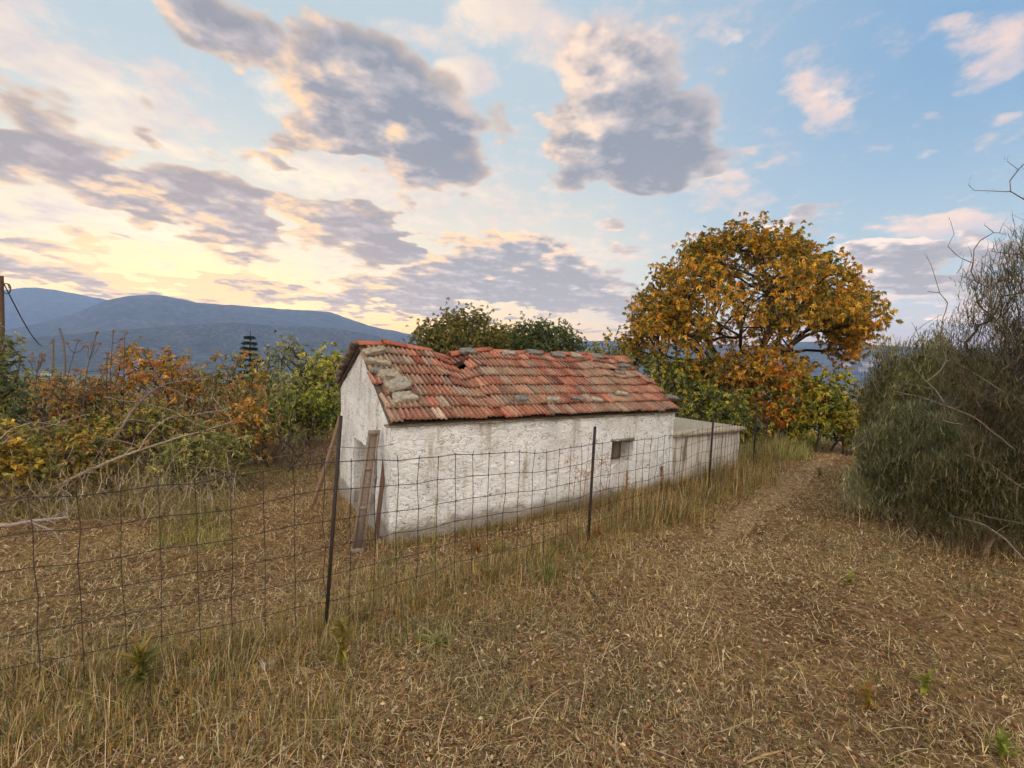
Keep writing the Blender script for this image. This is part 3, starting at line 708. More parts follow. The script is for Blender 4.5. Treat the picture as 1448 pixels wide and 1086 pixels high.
eave = [(735, 566, .13, .055, ST2, 'dark rounded grey stone on the roof eave, leftmost of the eave stones'), (779, 567, .13, .05, ST3, 'pale jagged stone on the eave, second from the left among the eave stones'),
        (814, 566, .12, .045, ST2, 'flat grey stone on the eave left of the fence post behind the window'), (841, 567, .11, .045, ST3, 'light wedge shaped stone on the eave above the window'),
        (876, 558, .14, .05, ST3, 'pale slab tilted up on the lower tiles near the far roof corner'), (950, 563, .17, .06, ST2, 'long grey slab jutting past the far roof corner over the annex'),
        (874, 527, .14, .05, ST2, 'dark grey slab on the upper tiles near the far end of the ridge'), (880, 517, .15, .06, ST2, 'grey stone lying just below the far end of the ridge')]
for k, (px, py, a, b, c, lb) in enumerate(eave):
    u, s = on_roof(px, py+4); u = min(u, U1-.02); ang = random.uniform(-.25, .25); a1 = ux*math.cos(ang)+slf*math.sin(ang); a2 = np.cross(nF, a1)
    tl = random.uniform(-.2, .2); p = fr(np.array(u), np.array(s), np.array(.085)); stone('roof_stone', p, a1, a2, nF+ux*tl+slf*random.uniform(-.2, .3), a, b, .04, 140+k, c*(1+random.gauss(0, .06)), lb, SG)
for k in range(6):
    u, s = -.02+random.uniform(-.02, .02), sb*(.93-k*.175); p = bk(np.array(u), np.array(s), np.array(.07))
    lb = ['dark weathered slab at the peak of the back roof edge', 'dark slab second from the peak down the back roof edge', 'grey brown slab third from the peak down the back roof edge',
          'dark slab halfway down the back roof edge', 'dark slab last but one at the foot of the back roof edge', 'brownish slab lowest on the back roof edge, left of the gable'][k]
    stone('roof_stone', p, ux, slb, nB, .11, .12, .04, 170+k, lin(112, 98, 86)*(1+random.gauss(0, .08)), lb, SG)
for k, (fx, c) in enumerate([(.10, ST2), (.28, ST3), (.40, ST2), (.52, ST2), (.62, ST1), (.74, ST2)]):
    u = 1.25+fx*4.6; p = fr(np.array(u), np.array(sf-.10), np.array(.085))
    lb = ['grey', 'pale', 'dark grey', 'flat grey', 'tan', 'thin grey'][k]+' flat stone wedged under the ridge tiles, number %d of six from the left' % (k+1)
    lb = ['grey flat stone wedged under the ridge beside the hole in the roof', 'pale flat stone wedged under the ridge right of the roof hole', 'dark grey flat stone under the middle of the ridge', 'flat grey stone under the ridge just right of its middle', 'tan flat stone wedged under the right half of the ridge', 'thin grey stone under the ridge near its far end'][k]
    stone('roof_stone', p, ux, slf, nF, .15, .07, .035, 190+k, c*(1+random.gauss(0, .06)), lb, SG)

# ---- low concrete annex beyond the far gable
LA, HA = 2.3, 1.17
DA = 2.1
annex = empty('low_annex', hp(LW+LA/2, DA/2, 0), 'low streaked concrete annex with a flat slab top beyond the cottage', 'annex')
m, nt, out = newmat('streaked_concrete'); v = objco(nt)
mpv = N(nt, 'ShaderNodeMapping'); mpv.inputs['Scale'].default_value = (1, 1, .12); nt.links.new(v, mpv.inputs[0])
st = noise(nt, mpv.outputs[0], 9, 5, .65)
c = ramp(nt, st, [(.34, lin(120, 108, 94)), (.48, lin(196, 188, 176)), (.7, lin(214, 208, 198))])
surf(nt, out, c, .95, noise(nt, v, 18, 5, .6), .5, .02, .1); M_CONC = m
mb = MB()
panel(mb, hp(LW+.012, .03, 0), ux, LA, grid(0, LA-.02, .1), lambda u: HA-.09, grid(-.25, 1.0, .1))
panel(mb, hp(LW+LA-.01, .03, 0), uy, DA, grid(0, DA, .1), lambda u: HA-.09, grid(-.25, 1.0, .1))
panel(mb, hp(LW+.012, .03+DA, 0), ux, LA, grid(0, LA-.02, .2), lambda u: HA-.09, grid(-.25, 1.0, .2), None, True)
mb.build('wall', M_CONC, annex, smooth=True)
mb = MB(); uu = np.linspace(LW+.02, LW+LA+.05, 14); wv_ = np.linspace(-.05, DA+.06, 10); Ug, Wg = np.meshgrid(uu, wv_, indexing='ij')
top = np.array([hp(a, b, HA) for a, b in zip(Ug.ravel(), Wg.ravel())]); top = top+wallvec(top)*.5; bot = top-uz*.10
i, j = np.meshgrid(np.arange(13), np.arange(9), indexing='ij'); q = np.stack([i*10+j, (i+1)*10+j, (i+1)*10+j+1, i*10+j+1], -1).reshape(-1, 4)
rq = [(i*10, (i+1)*10) for i in range(13)]+[(130+j, 131+j) for j in range(9)]+[((i+1)*10+9, i*10+9) for i in range(13)]+[(j+1, j) for j in range(9)]
mb.add(np.concatenate([top, bot]), np.concatenate([q, q[:, ::-1]+140, np.array([(b, a, a+140, b+140) for a, b in rq])]), lin(168, 156, 136))
mb.build('slab', m_col('slab_concrete', .95, 12, .3, .5, .01), annex)

# ---- things leaning on the gable
def on_ground(px, py): p = gp(px, py, HZ); return p
mb = MB(); b0 = gp(505, 782, HZ); t0 = at(529, 609, b0[1]+.46)
dirv = t0-b0; sidev = ux*.0+np.array([.93, .33, 0]); sidev /= np.linalg.norm(sidev); wdt = .15; nv = np.cross(sidev, dirv/np.linalg.norm(dirv))
c = lin(150, 118, 100); o = b0-sidev*wdt/2
sh_ = empty('leaning_shutter', b0, 'narrow brown panelled wooden shutter leaning upright against the gable wall', 'shutter')
c = lin(128, 113, 99)
box(mb, o, sidev*wdt, dirv, nv*.05, c*.8); mb.build('board', M_WOOD, sh_)
for a0, b1, x0, x1 in ((0, .04, 0, 1), (.96, 1, 0, 1), (.34, .37, .2, .8), (.66, .69, .2, .8), (.04, .96, 0, .2), (.04, .96, .8, 1)):
    mb = MB(); zo = .014 if x1-x0 > .5 else .012
    box(mb, o+dirv*a0+sidev*wdt*x0+nv*.051, sidev*wdt*(x1-x0), dirv*(b1-a0), nv*zo, c*random.uniform(.85, 1.1)); mb.build('rail' if x1-x0 > .5 else 'stile', M_WOOD, sh_)
mb = MB(); b1 = gp(529, 774, HZ)+uy*.05; t1 = at(545, 612, b1[1]+.36); d1 = t1-b1
box(mb, b1, sidev*.055, d1, nv*.04-ux*.0, lin(112, 88, 74)); o_ = mb.build('leaning_plank', M_WOOD, origin=b1); tag(o_, 'thin dark plank leaning right behind the brown shutter on the gable', 'plank')
mb = MB(); p0 = gp(442, 712, HZ+.03); p1 = at(481, 588, p0[1]+.30); tt = np.linspace(0, 1, 9)[:, None]
pts = p0+(p1-p0)*tt+np.outer(np.sin(tt[:, 0]*PI)*.02, [1, 0, 0]); polytube(mb, pts, np.linspace(.036, .030, 9), 8, lin(128, 104, 84))
o_ = mb.build('leaning_pole', M_WOOD, origin=p0); tag(o_, 'long brown wooden pole propped at a slant left of the gable', 'pole')
# ------------------------------------------------------------------ wire fence
fl = [np.array([*p, 0.0]) for p in FENCE]
for p in fl: p[2] = zg(p[:1], p[1:2])[0]
fence = empty('wire_fence', fl[3], 'rusty wire mesh fence on thin iron posts running past the white cottage', 'fence')
FT = [1.12, 1.15, 1.17, 1.28, 1.20, 1.18, 1.15, 1.1]
# densify
den = []; tops = []
for k in range(len(fl)-1):
    n = max(2, int(round(np.linalg.norm(fl[k+1]-fl[k])/.2)))
    for i in range(n):
        f = i/n; p = fl[k]*(1-f)+fl[k+1]*f; p[2] = zg(p[:1], p[1:2])[0]; den.append(p)
        tops.append(FT[k]*(1-f)+FT[k+1]*f-.04*math.sin(f*PI))
den.append(fl[-1]); tops.append(FT[-1]); den = np.array(den); tops = np.array(tops)
lean = np.cumsum(rng.normal(size=(len(den), 3))*.004, 0); lean -= np.linspace(0, 1, len(den))[:, None]*lean[-1]
wc_ = lin(62, 46, 40); mb = MB()
frs = np.array([.03, .18, .34, .50, .66, .83, 1.0]); wig = rng.normal(size=(len(frs), len(den), 3))*.006
def wp(k, i): return den[i]+uz*tops[i]*frs[k]+lean[i]*frs[k]+wig[k, i]
wr = .0031
for k in range(len(frs)):
    P = np.array([wp(k, i) for i in range(len(den))]); polytube(mb, P, wr*(1.15 if k == len(frs)-1 else 1), 4, wc_*random.uniform(.8, 1.2), False)
for i in range(len(den)):
    P = [wp(k, i) for k in range(len(frs))]; P[0] = P[0]-uz*.05; P.append(P[-1]+uz*random.uniform(.0, .05)+rng.normal(size=3)*.004)
    polytube(mb, P, wr*(1.25 if i < 26 else .95), 4, wc_*random.uniform(.75, 1.2), False)
    for k in range(1, len(frs)):                                   # knots where wires are tied
        q = wp(k, i); tubes(mb, q-uz*.009, q+uz*.009, .0045, .0045, 4, wc_*.8)
mb.build('wire_mesh', M_METAL, fence)
def post(b, t, w=.013, th=.009):
    mb = MB(); d = t-b; x = np.array([.8, .6, 0]); x = x/np.linalg.norm(x); y = np.cross(d/np.linalg.norm(d), x)
    b = b-d/np.linalg.norm(d)*.2; d = t-b
    box(mb, b-x*w-y*th/2, x*2*w, y*th, d, wc_*.62); box(mb, b-x*th/2+y*th/2, x*th, y*w*1.6, d*.995, wc_*.6)
    mb.build('post', M_METAL, fence)
q = at(482, 588, fl[3][1]); post(fl[3], q); q = at(842, 603, fl[4][1]); post(fl[4], q); q = at(1010, 583, fl[5][1]); post(fl[5], q)
q = at(1071, 570, fl[6][1]); post(fl[6], q, .012); q = at(1096, 572, fl[7][1]); post(fl[7], q, .012)
post(fl[1], fl[1]+uz*1.45)
# slack upper strand from the near post to the left, and to the right
mb = MB()
a = at(481, 632, fl[3][1]); b = at(300, 652, fl[3][1]+2.0); c = at(250, 690, fl[3][1]+3.5); t = np.linspace(0, 1, 24)
P = np.outer((1-t)**2, a)+np.outer(2*t*(1-t), b-uz*.05)+np.outer(t**2, c); polytube(mb, P, .0024, 4, wc_, False)
e = at(556, 628, fl[3][1]+.55); P = np.outer(1-t, a)+np.outer(t, e)-np.outer(np.sin(t*PI)*.02, uz); polytube(mb, P, .0022, 4, wc_, False)
mb.build('loose_strand', M_METAL, fence)
# ------------------------------------------------------------------ trees and shrubs
BARKC = lin(78, 66, 56)
DENS = 2.1
def dome_targets(c, rx, ry, rz, n, fill=.45, lump=.18, seed=1, zmin=-.25):
    """points through the outer part of a lumpy dome"""
    r = np.random.default_rng(seed); P = nrm(r.normal(size=(n*3, 3))); P = P[P[:, 2] > zmin][:n]
    d = 1+lump*fbm(P*1.7+seed, 3, seed)*2; rad = (fill+(1-fill)*r.random(len(P))**.6)*d
    return np.asarray(c)+P*rad[:, None]*np.array([rx, ry, rz])
def leaf_clusters(mb, tips, dirs, per, L, Wd, pal, jit=.2, spread=.9, seed=0, w=None, off=.0, droop=.25, grad=None):
    """a rosette of leaves at every tip; one palette colour per rosette with small changes leaf to leaf"""
    n = len(tips); cl = pick(pal, n, jit, w)
    if grad is not None: cl = np.clip(cl*grad[:, None], .002, 1)
    pos = np.repeat(tips, per, 0)+rng.normal(size=(n*per, 3))*off; d = nrm(np.repeat(dirs, per, 0)*.7+rand_unit(n*per)*spread)
    c = np.repeat(cl, per, 0)*(1+rng.normal(size=(n*per, 1))*.13); ll = L*rng.uniform(.6, 1.25, n*per)
    leaves(mb, pos, d, ll, ll*Wd, np.clip(c, .002, 1), droop=droop)
def tree(name, label, cat, base, targets, pal, leafL, leafW=.42, per=9, dens=2.0, rt=.012, ex=.47, step=.35, group=None, w=None, bark=BARKC, spread=1.0, bases=None, jit=.2, rmax=.3, sag=0.0, droop=.25, leafmat=None, bare=0.0, wcost=.35, off=None):
    base = np.array(base, float); root = empty(name, base, label, cat, group)
    pos, par, cnt, tip = grow(bases if bases is not None else [base-uz*.15], targets, step, wcost, .1, sag)
    stems('trunk' if cat == 'tree' else 'stem', M_BARK, root, pos, par, cnt, rt, ex, bark, 6, rmax)
    if leafL:
        tw = np.where((cnt <= 2) & (par >= 0))[0]; d = nrm(pos[tw]-pos[par[tw]])
        keep = rng.random(len(tw)) > bare; tw = tw[keep]; d = d[keep]
        k = max(1, int(dens*DENS)); T = np.repeat(pos[tw], k, 0); D = np.repeat(d, k, 0)
        o = leafL*1.1 if off is None else off
        T = T+rng.normal(size=T.shape)*o; D = nrm(D+rand_unit(len(D))*.8)
        mb = MB(); leaf_clusters(mb, T, D, per, leafL, leafW, pal, jit, spread, w=w, droop=droop); mb.build('crown' if cat == 'tree' else 'foliage', leafmat or M_LEAF, root)
    return root, pos, tip
OCH = [lin(154, 122, 42), lin(140, 110, 42), lin(166, 130, 46), lin(120, 102, 46), lin(102, 94, 42), lin(148, 104, 40), lin(86, 84, 42), lin(160, 130, 58)]
ORG = [lin(150, 108, 50), lin(138, 94, 46), lin(158, 120, 56), lin(132, 102, 52), lin(122, 80, 44), lin(112, 102, 54), lin(104, 102, 56)]
YGR = [lin(130, 128, 50), lin(112, 114, 48), lin(94, 100, 44), lin(146, 136, 54), lin(80, 88, 42), lin(154, 138, 50)]
OLV = [lin(104, 102, 54), lin(88, 90, 50), lin(120, 114, 62), lin(74, 80, 46), lin(130, 118, 62)]
DGR = [lin(76, 84, 52), lin(64, 74, 48), lin(90, 96, 58), lin(100, 102, 62)]
RUS = [lin(134, 108, 64), lin(144, 112, 66), lin(112, 100, 58), lin(150, 104, 56), lin(88, 82, 48), lin(98, 76, 54)]
YEL = [lin(142, 116, 44), lin(128, 106, 42), lin(110, 100, 44), lin(152, 124, 50), lin(96, 92, 46)]
GRY = [lin(98, 104, 78), lin(84, 92, 70), lin(112, 114, 88), lin(72, 80, 60), lin(124, 120, 96)]
BRN = [lin(104, 88, 68), lin(122, 104, 80), lin(86, 74, 58), lin(136, 118, 92)]
def gz(p): return float(zg(np.array([p[0]]), np.array([p[1]]))[0])
def foot(px, Y, py=600):
    p = at(px, py, Y); p[2] = gz(p); return p
# ---- the big autumn tree
YT = 16.0; tb = foot(1048, YT)
def tp(px, py, dY=0): return at(px, py, YT+dY)
c0 = tp(1056, 452); sc_ = YT/FPX
T1 = dome_targets(tp(1052, 462), 148*sc_, 3.6, 120*sc_, 420, .5, .10, 3, -.12)
T2 = dome_targets(tp(1152, 440, -.3), 60*sc_, 2.0, 68*sc_, 110, .3, .16, 5, -.9)
T3 = dome_targets(tp(938, 470), 52*sc_, 2.2, 56*sc_, 70, .3, .16, 6, -.7)
T4 = dome_targets(tp(1046, 362, 0), 84*sc_, 2.4, 34*sc_, 90, .3, .1, 7, -.5)
T5 = dome_targets(tp(1060, 520, -1.2), 120*sc_, 2.0, 30*sc_, 60, .2, .2, 8, -.9)
T6 = dome_targets(tp(1182, 470, -.3), 26*sc_, 1.2, 36*sc_, 36, .2, .2, 9, -.95)
TT = np.concatenate([T1, T2, T3, T4, T5, T6])
# a hollow high in the crown where bare limbs and the sky show
d_ = np.array([(np.dot(p-EYE, _R)/np.dot(p-EYE, _F)*FPX+724, -np.dot(p-EYE, _U)/np.dot(p-EYE, _F)*FPX+543) for p in TT])
hol = ((d_[:, 0]-1050)/48)**2+((d_[:, 1]-385)/30)**2 < 1
hol2 = ((d_[:, 0]-1150)/30)**2+((d_[:, 1]-478)/10)**2 < 1
TT = TT[~((hol & (rng.random(len(TT)) < .4)) | hol2)]
root, pos_, tip_ = tree('autumn_tree', 'big round autumn tree with golden orange leaves behind the annex', 'tree', tb, TT, OCH, .105, .40, 12, 12, .012, .42, .42, rmax=.17, bark=lin(64, 54, 46), wcost=.28, jit=.22, off=.2)
# ---- trees behind the roof
def round_tree(name, label, px, top, bot, half, Y, pal, n, leafL, group=None, seed=1, depth=None, **kw):
    b = foot(px, Y); sc = Y/FPX; c = at(px, (top+bot)/2, Y)
    T = dome_targets(c, half*sc, depth or half*sc, (bot-top)/2*sc, int(n*1.8), .45, .11, seed, -.8)
    return tree(name, label, 'tree', b, T, pal, leafL, group=group, **kw)
round_tree('olive_green_tree', 'bushy olive green tree with yellowish top behind the left half of the roof', 650, 446, 560, 70, 20, [lin(88, 84, 44), lin(74, 74, 42), lin(104, 96, 50), lin(62, 66, 38), lin(112, 98, 46)], 260, .11, seed=11, per=9, dens=8, rt=.014, off=.24)
round_tree('green_tree', 'rounded plain green tree behind the middle of the roof ridge', 768, 460, 560, 58, 22, [lin(64, 74, 42), lin(54, 64, 38), lin(78, 86, 46), lin(88, 92, 50)], 220, .11, seed=12, per=9, dens=8, rt=.014, off=.24)
round_tree('green_tree', 'small dark green tree filling the gap between the two trees behind the roof', 712, 462, 560, 40, 24, [*DGR, *OLV], 130, .11, seed=13, per=9, dens=8, rt=.014, off=.24)
round_tree('thin_leaved_tree', 'thin grey green young tree standing left of the cottage against the mountain', 408, 478, 570, 34, 15, [*GRY, *OLV], 70, .10, seed=14, per=6, dens=2, rt=.009, off=.15)
round_tree('yellowing_tree', 'small yellow green tree with loose branches left of the autumn tree', 868, 478, 590, 46, 17, [*YGR, *OLV], 90, .15, seed=15, per=7, dens=2, rt=.010, off=.2)
round_tree('yellow_green_tree', 'yellow green tree rising just left of the gable peak', 468, 498, 600, 48, 15, YGR, 170, .10, seed=16, per=8, dens=3, rt=.010, off=.2)
# ---- the dark conifer out on the slope
cb = foot(353, 40); ct = at(353, 467, 40); hh = ct[2]-cb[2]
con = empty('dark_conifer', cb, 'lone dark conifer with tiered branches standing out against the blue mountain', 'tree')
mb = MB(); polytube(mb, [cb, cb+uz*hh*.5, cb+uz*hh], [.16, .10, .02], 7, lin(58, 48, 42)); mb.build('trunk', M_BARK, con)
mb = MB(); Pn = []; Dn = []
for k in range(9):
    z = hh*(.40+.58*(k/9)**.9); L = (1-k/9)**.8*1.45+.12
    for j in range(7):
        a = rng.uniform(0, 2*PI); e = cb+uz*z; q = e+np.array([math.cos(a), math.sin(a), rng.uniform(-.12, .02)])*L*rng.uniform(.6, 1)
        tubes(mb, e, q, .03, .008, 4, lin(52, 46, 40))
        t = rng.uniform(.25, 1, (70, 1)); Pn.append(e+(q-e)*t+rng.normal(size=(70, 3))*np.array([.06, .06, .03])); Dn.append(np.tile((q-e)/L, (70, 1))+rng.normal(size=(70, 3))*.6+uz*.2)
Pn = np.concatenate(Pn); leaves(mb, Pn, np.concatenate(Dn), .20, .045, pick([lin(36, 50, 40), lin(44, 58, 44), lin(30, 42, 36)], len(Pn), .15)); mb.build('crown', M_LEAF, con)
# ---- shrubs
def shrub(name, label, px, top, bot, half, Y, pal, n, leafL, group=None, seed=1, depth=None, nb=6, cat='shrub', zmin=-.75, leafW=.45, **kw):
    sc = Y/FPX; b = foot(px, Y, bot); c = at(px, bot, Y); c[2] = max(c[2], b[2]-.2)
    H = at(px, top, Y)[2]-b[2]; cc = b+uz*H*.52; dp = depth or half*sc*.8
    T = dome_targets(cc, half*sc, dp, H*.5, int(n*1.7), .3, .3, seed, zmin); T = T[T[:, 2] > zg(T[:, 0], T[:, 1])+.04]
    r = np.random.default_rng(seed); bb = [b+np.array([r.normal()*half*sc*.35, r.normal()*dp*.35, 0]) for _ in range(nb)]
    for q in bb: q[2] = gz(q)-.05
    kw.setdefault('rt', .005); kw.setdefault('per', 7); kw.setdefault('dens', 3); kw.setdefault('step', .22); kw.setdefault('ex', .42)
    return tree(name, label, cat, b, T, pal, leafL, leafW, group=group, bases=bb, **kw)
SH = 'shrubs in the thicket left of the cottage'
shrub('orange_shrub', 'tall orange sumac-like shrub, the brightest in the left thicket below the mountain', 215, 496, 620, 62, 10.5, ORG, 190, .095, SH, 21, leafW=.3)
shrub('orange_shrub', 'orange and olive shrub right of the brightest orange one, below the conifer', 318, 510, 620, 56, 11.5, [*ORG, *OLV], 190, .095, SH, 22, leafW=.3)
shrub('rusty_shrub', 'rust brown shrub at the left, behind the tall bare seed stalks', 110, 528, 640, 58, 9, RUS, 150, .08, SH, 23, leafW=.35, bare=.25)
shrub('dark_green_shrub', 'dark green bush at the left edge under the wooden pole', -6, 482, 640, 36, 7.6, [*DGR, *GRY, *OLV], 170, .08, SH, 24, leafW=.35)
shrub('yellow_shrub', 'bright yellow leaved shrub low at the left edge', 14, 610, 690, 46, 6.6, YEL, 60, .085, SH, 25, leafW=.6)
shrub('olive_shrub', 'dark olive shrub in the middle of the left thicket behind the grey branches', 190, 566, 690, 84, 9.2, [*OLV, *RUS, *YGR], 190, .07, SH, 26)
shrub('golden_shrub', 'small golden shrub in front of the orange ones, above the bare earth', 345, 575, 640, 36, 9.8, [*YEL, *ORG], 70, .10, SH, 27)
shrub('green_shrub', 'leafy dark green shrub left of the gable below the yellow green tree', 424, 552, 625, 50, 12, [lin(88, 94, 40), lin(104, 108, 44), lin(72, 80, 40), lin(122, 120, 46)], 150, .10, SH, 28, leafW=.6)
shrub('olive_shrub', 'pale tangled olive shrub low in the thicket right of the fallen branch', 285, 610, 720, 62, 7.8, [lin(124, 118, 66), lin(106, 104, 58), lin(140, 128, 78), lin(90, 92, 50)], 150, .09, SH, 29, leafW=.22, bare=.3)
shrub('rusty_shrub', 'low brown and yellow bramble between the yellow shrub and the fallen branch', 105, 606, 700, 70, 7.4, [*RUS, *YEL, *OLV], 150, .08, SH, 30, leafW=.4, bare=.1)
shrub('green_shrub', 'mixed green and rust shrub behind the tall seed stalks at the left', 60, 536, 640, 52, 10.5, [*OLV, *RUS, *DGR], 150, .08, SH, 31)
shrub('olive_shrub', 'olive shrub filling the thicket under the conifer and thin tree', 385, 532, 620, 48, 13.5, [*OLV, *YGR], 150, .09, SH, 32)
shrub('brush_pile', 'heap of dark dead brushwood at the edge of the bare earth left of the gable', 412, 600, 652, 66, 9.6, BRN, 150, None, None, 33, cat='brushwood', rt=.004, bark=lin(84, 68, 60), nb=14, ex=.35)
SR = 'shrubs under and beside the autumn tree'
shrub('orange_shrub', 'orange leaved shrub directly below the trunk of the autumn tree', 1075, 508, 606, 62, 13.6, [*ORG, *OCH, lin(190, 120, 30)], 150, .16, SR, 41, leafW=.35)
shrub('olive_shrub', 'dark olive shrub between the autumn tree and the far roof corner', 962, 505, 606, 66, 15.2, [*OLV, *YGR, lin(120, 100, 40)], 170, .15, SR, 42)
shrub('yellow_green_shrub', 'yellow green shrub at the end of the path right of the autumn tree', 1158, 536, 622, 44, 13, YGR, 120, .13, SR, 43)
shrub('yellow_shrub', 'small yellow shrub at the far end of the path', 1196, 566, 625, 24, 12.5, [*YEL, *YGR], 50, .11, SR, 44)
shrub('green_shrub', 'low dark green shrub behind the annex slab', 1010, 548, 606, 60, 13, [*DGR, *YGR, *OLV], 140, .12, SR, 45)
shrub('brown_shrub', 'faded brown shrub at the far end of the path beside the right hand bushes', 1232, 540, 630, 34, 12.5, [*BRN, *OLV], 80, .10, SR, 46)
# bare grey twigs above the ridge
shrub('bare_shrub', 'leafless grey twiggy shrub sticking up behind the roof ridge', 556, 468, 560, 30, 14, GRY, 60, None, None, 51, rt=.0035, bark=lin(112, 98, 90), nb=4)
shrub('bare_shrub', 'leafless twiggy shrub left of the autumn tree crown', 858, 470, 580, 30, 15.5, GRY, 60, None, None, 52, rt=.0035, bark=lin(120, 104, 92), nb=4)
# ---- broom: dense upright green stems
def broom(name, label, px, top, bot, half, Y, pal, n, group=None, seed=1, L=.5, lean=.5, wd=.006, depth=None, shell=.55, fine=3, curl=.35):
    sc = Y/FPX; b = foot(px, Y, bot); H = at(px, top, Y)[2]-b[2]; r = np.random.default_rng(seed); dp = depth or half*sc*.85
    root = empty(name, b, label, 'shrub', group)
    T = dome_targets(b+uz*H*.46, half*sc*1.06, dp*1.06, H*.53, 260, .5, .3, seed, -.5); T = T[T[:, 2] > zg(T[:, 0], T[:, 1])+.05]
    bb = [b+np.array([r.normal()*half*sc*.3, r.normal()*dp*.3, 0]) for _ in range(7)]
    for q in bb: q[2] = gz(q)-.05
    pos, par, cnt, tip = grow(bb, T, .2, .3, .05); stems('stem', M_BARK, root, pos, par, cnt, .0032, .42, lin(128, 112, 92), 5, .04)
    # sprays of stems all over and through the lumpy body
    P = nrm(r.normal(size=(n*2, 3))); P = P[P[:, 2] > -.55][:n]; m_ = len(P)
    d = 1+.55*fbm(P*2.4+seed, 4, seed); rad = (shell+(1-shell)*r.random(m_)**.5)*d
    Q = b+uz*H*.46+P*rad[:, None]*np.array([half*sc, dp, H*.5])*.9
    ok = Q[:, 2] > zg(Q[:, 0], Q[:, 1])+.02; Q = Q[ok]; P = P[ok]; m_ = len(Q)
    cl = pick(pal, m_, .18)*(1+.35*fbm(Q*2.2, 3, seed+4)[:, None])
    Qs = np.repeat(Q, fine, 0)+r.normal(size=(m_*fine, 3))*.05; Ps = np.repeat(P, fine, 0); k = len(Qs)
    dirs = nrm(Ps*lean+np.array([0, 0, 1.])*.75+r.normal(size=(k, 3))*.85); az = np.arctan2(dirs[:, 1], dirs[:, 0]); el = np.arcsin(np.clip(dirs[:, 2], -1, 1))
    LL = L*r.uniform(.5, 1.2, k); mb = MB()
    Qs = Qs-dirs*LL[:, None]*.5
    blades(mb, Qs, az, el, LL, np.full(k, wd)*r.uniform(.7, 1.3, k), r.normal(size=k)*(curl+.4)+.25, np.clip(np.repeat(cl, fine, 0)*(1+r.normal(size=(k, 1))*.15), .003, 1), 3, r.normal(size=k)*1.0)
    mb.build('foliage', M_LEAF, root); return root, b, H
BR = 'bushes along the right side of the path'
broom('broom_bush', 'large rounded dark green bush at the right, behind the grey twigs', 1312, 462, 640, 92, 8.6, [lin(84, 84, 50), lin(70, 72, 44), lin(98, 94, 56), lin(110, 100, 64), lin(58, 60, 38)], 14000, BR, 61, .15, .8, .014)
broom('broom_bush', 'grey green feathery broom tussock beside the path', 1284, 570, 742, 74, 6.9, [lin(102, 102, 70), lin(84, 88, 58), lin(120, 116, 80), lin(70, 72, 48)], 14000, BR, 62, .15, .6, .010)
broom('broom_bush', 'low grey green tuft at the foot of the right hand bushes nearest the path', 1240, 655, 740, 44, 7.1, [lin(124, 120, 86), lin(108, 106, 76), lin(146, 136, 102)], 3000, BR, 63, .20, .6, .008)
broom('dry_bramble', 'dense brown bramble heap at the right edge, low and close', 1405, 610, 790, 92, 5.7, [lin(84, 78, 50), lin(70, 68, 44), lin(104, 92, 62), lin(60, 64, 40), lin(90, 88, 54), lin(50, 54, 36)], 12000, BR, 64, .17, .7, .008, curl=.9)
broom('broom_bush', 'brownish green bush between the rounded bush and the twiggy tree', 1388, 530, 720, 66, 7.2, [lin(84, 82, 54), lin(70, 72, 48), lin(100, 94, 66), lin(58, 62, 40)], 10000, BR, 65, .15, .8, .010, curl=1.0)
# ---- twiggy tree at the right edge
YR = 5.4; rb = foot(1500, YR, 720)
def rp(px, py, dY=0): return at(px, py, YR+dY)
tg = [rp(1424, 228), rp(1440, 240), rp(1370, 262), rp(1402, 270), rp(1344, 312), rp(1352, 360), rp(1310, 362), rp(1358, 390, .2), rp(1312, 412), rp(1324, 398), rp(1340, 428), rp(1392, 318), rp(1386, 340), rp(1420, 330), rp(1376, 372), rp(1400, 408),
      rp(1448, 280), rp(1462, 215), rp(1500, 190), rp(1540, 220), rp(1290, 512, .2), rp(1262, 548, .1), rp(1276, 505, .4), rp(1310, 540), rp(1330, 470), rp(1352, 505), rp(1300, 590), rp(1360, 600), rp(1340, 560, -.3)]
T = np.concatenate([np.array(tg), dome_targets(rp(1488, 520), 104*YR/FPX, .9, 215*YR/FPX, 520, .2, .22, 71, -.9)])
T = T[T[:, 2] > 0.1]
root, pos, tip = tree('twiggy_tree', 'tall leafless grey twiggy thorn tree at the right edge', 'tree', rb, T, GRY, None, rt=.0030, ex=.46, step=.13, bark=lin(112, 98, 84), rmax=.07, wcost=.25, bases=[rb-uz*.1, rb+np.array([.2, .15, -.1]), rb+np.array([-.35, .1, -.1])])
# side spines and dry needles toward the inside of the crown
mb = MB(); inner = pos[(pos[:, 2] > .3)]; ctr = rp(1488, 520); ins = np.linalg.norm((inner-ctr)/np.array([.96, 1.1, 1.7]), axis=1) < 1.0
Q = np.repeat(inner[ins], 46, 0)+rng.normal(size=(ins.sum()*46, 3))*.10; k = len(Q)
blades(mb, Q, rng.uniform(0, 2*PI, k), rng.uniform(.1, 1.3, k), rng.uniform(.08, .26, k), np.full(k, .0075), rng.normal(size=k)*.6, pick([lin(80, 72, 54), lin(66, 62, 44), lin(62, 62, 40), lin(100, 88, 68), lin(52, 48, 36)], k, .2), 3, rng.normal(size=k)*.6)
Q2 = np.repeat(pos[tip], 3, 0); k = len(Q2)
blades(mb, Q2+rng.normal(size=Q2.shape)*.02, rng.uniform(0, 2*PI, k), rng.uniform(0, 1.4, k), rng.uniform(.03, .09, k), np.full(k, .004), rng.normal(size=k)*.3, pick([lin(96, 82, 66), lin(80, 68, 54)], k, .2), 2)
mb.build('crown', M_LEAF, root)
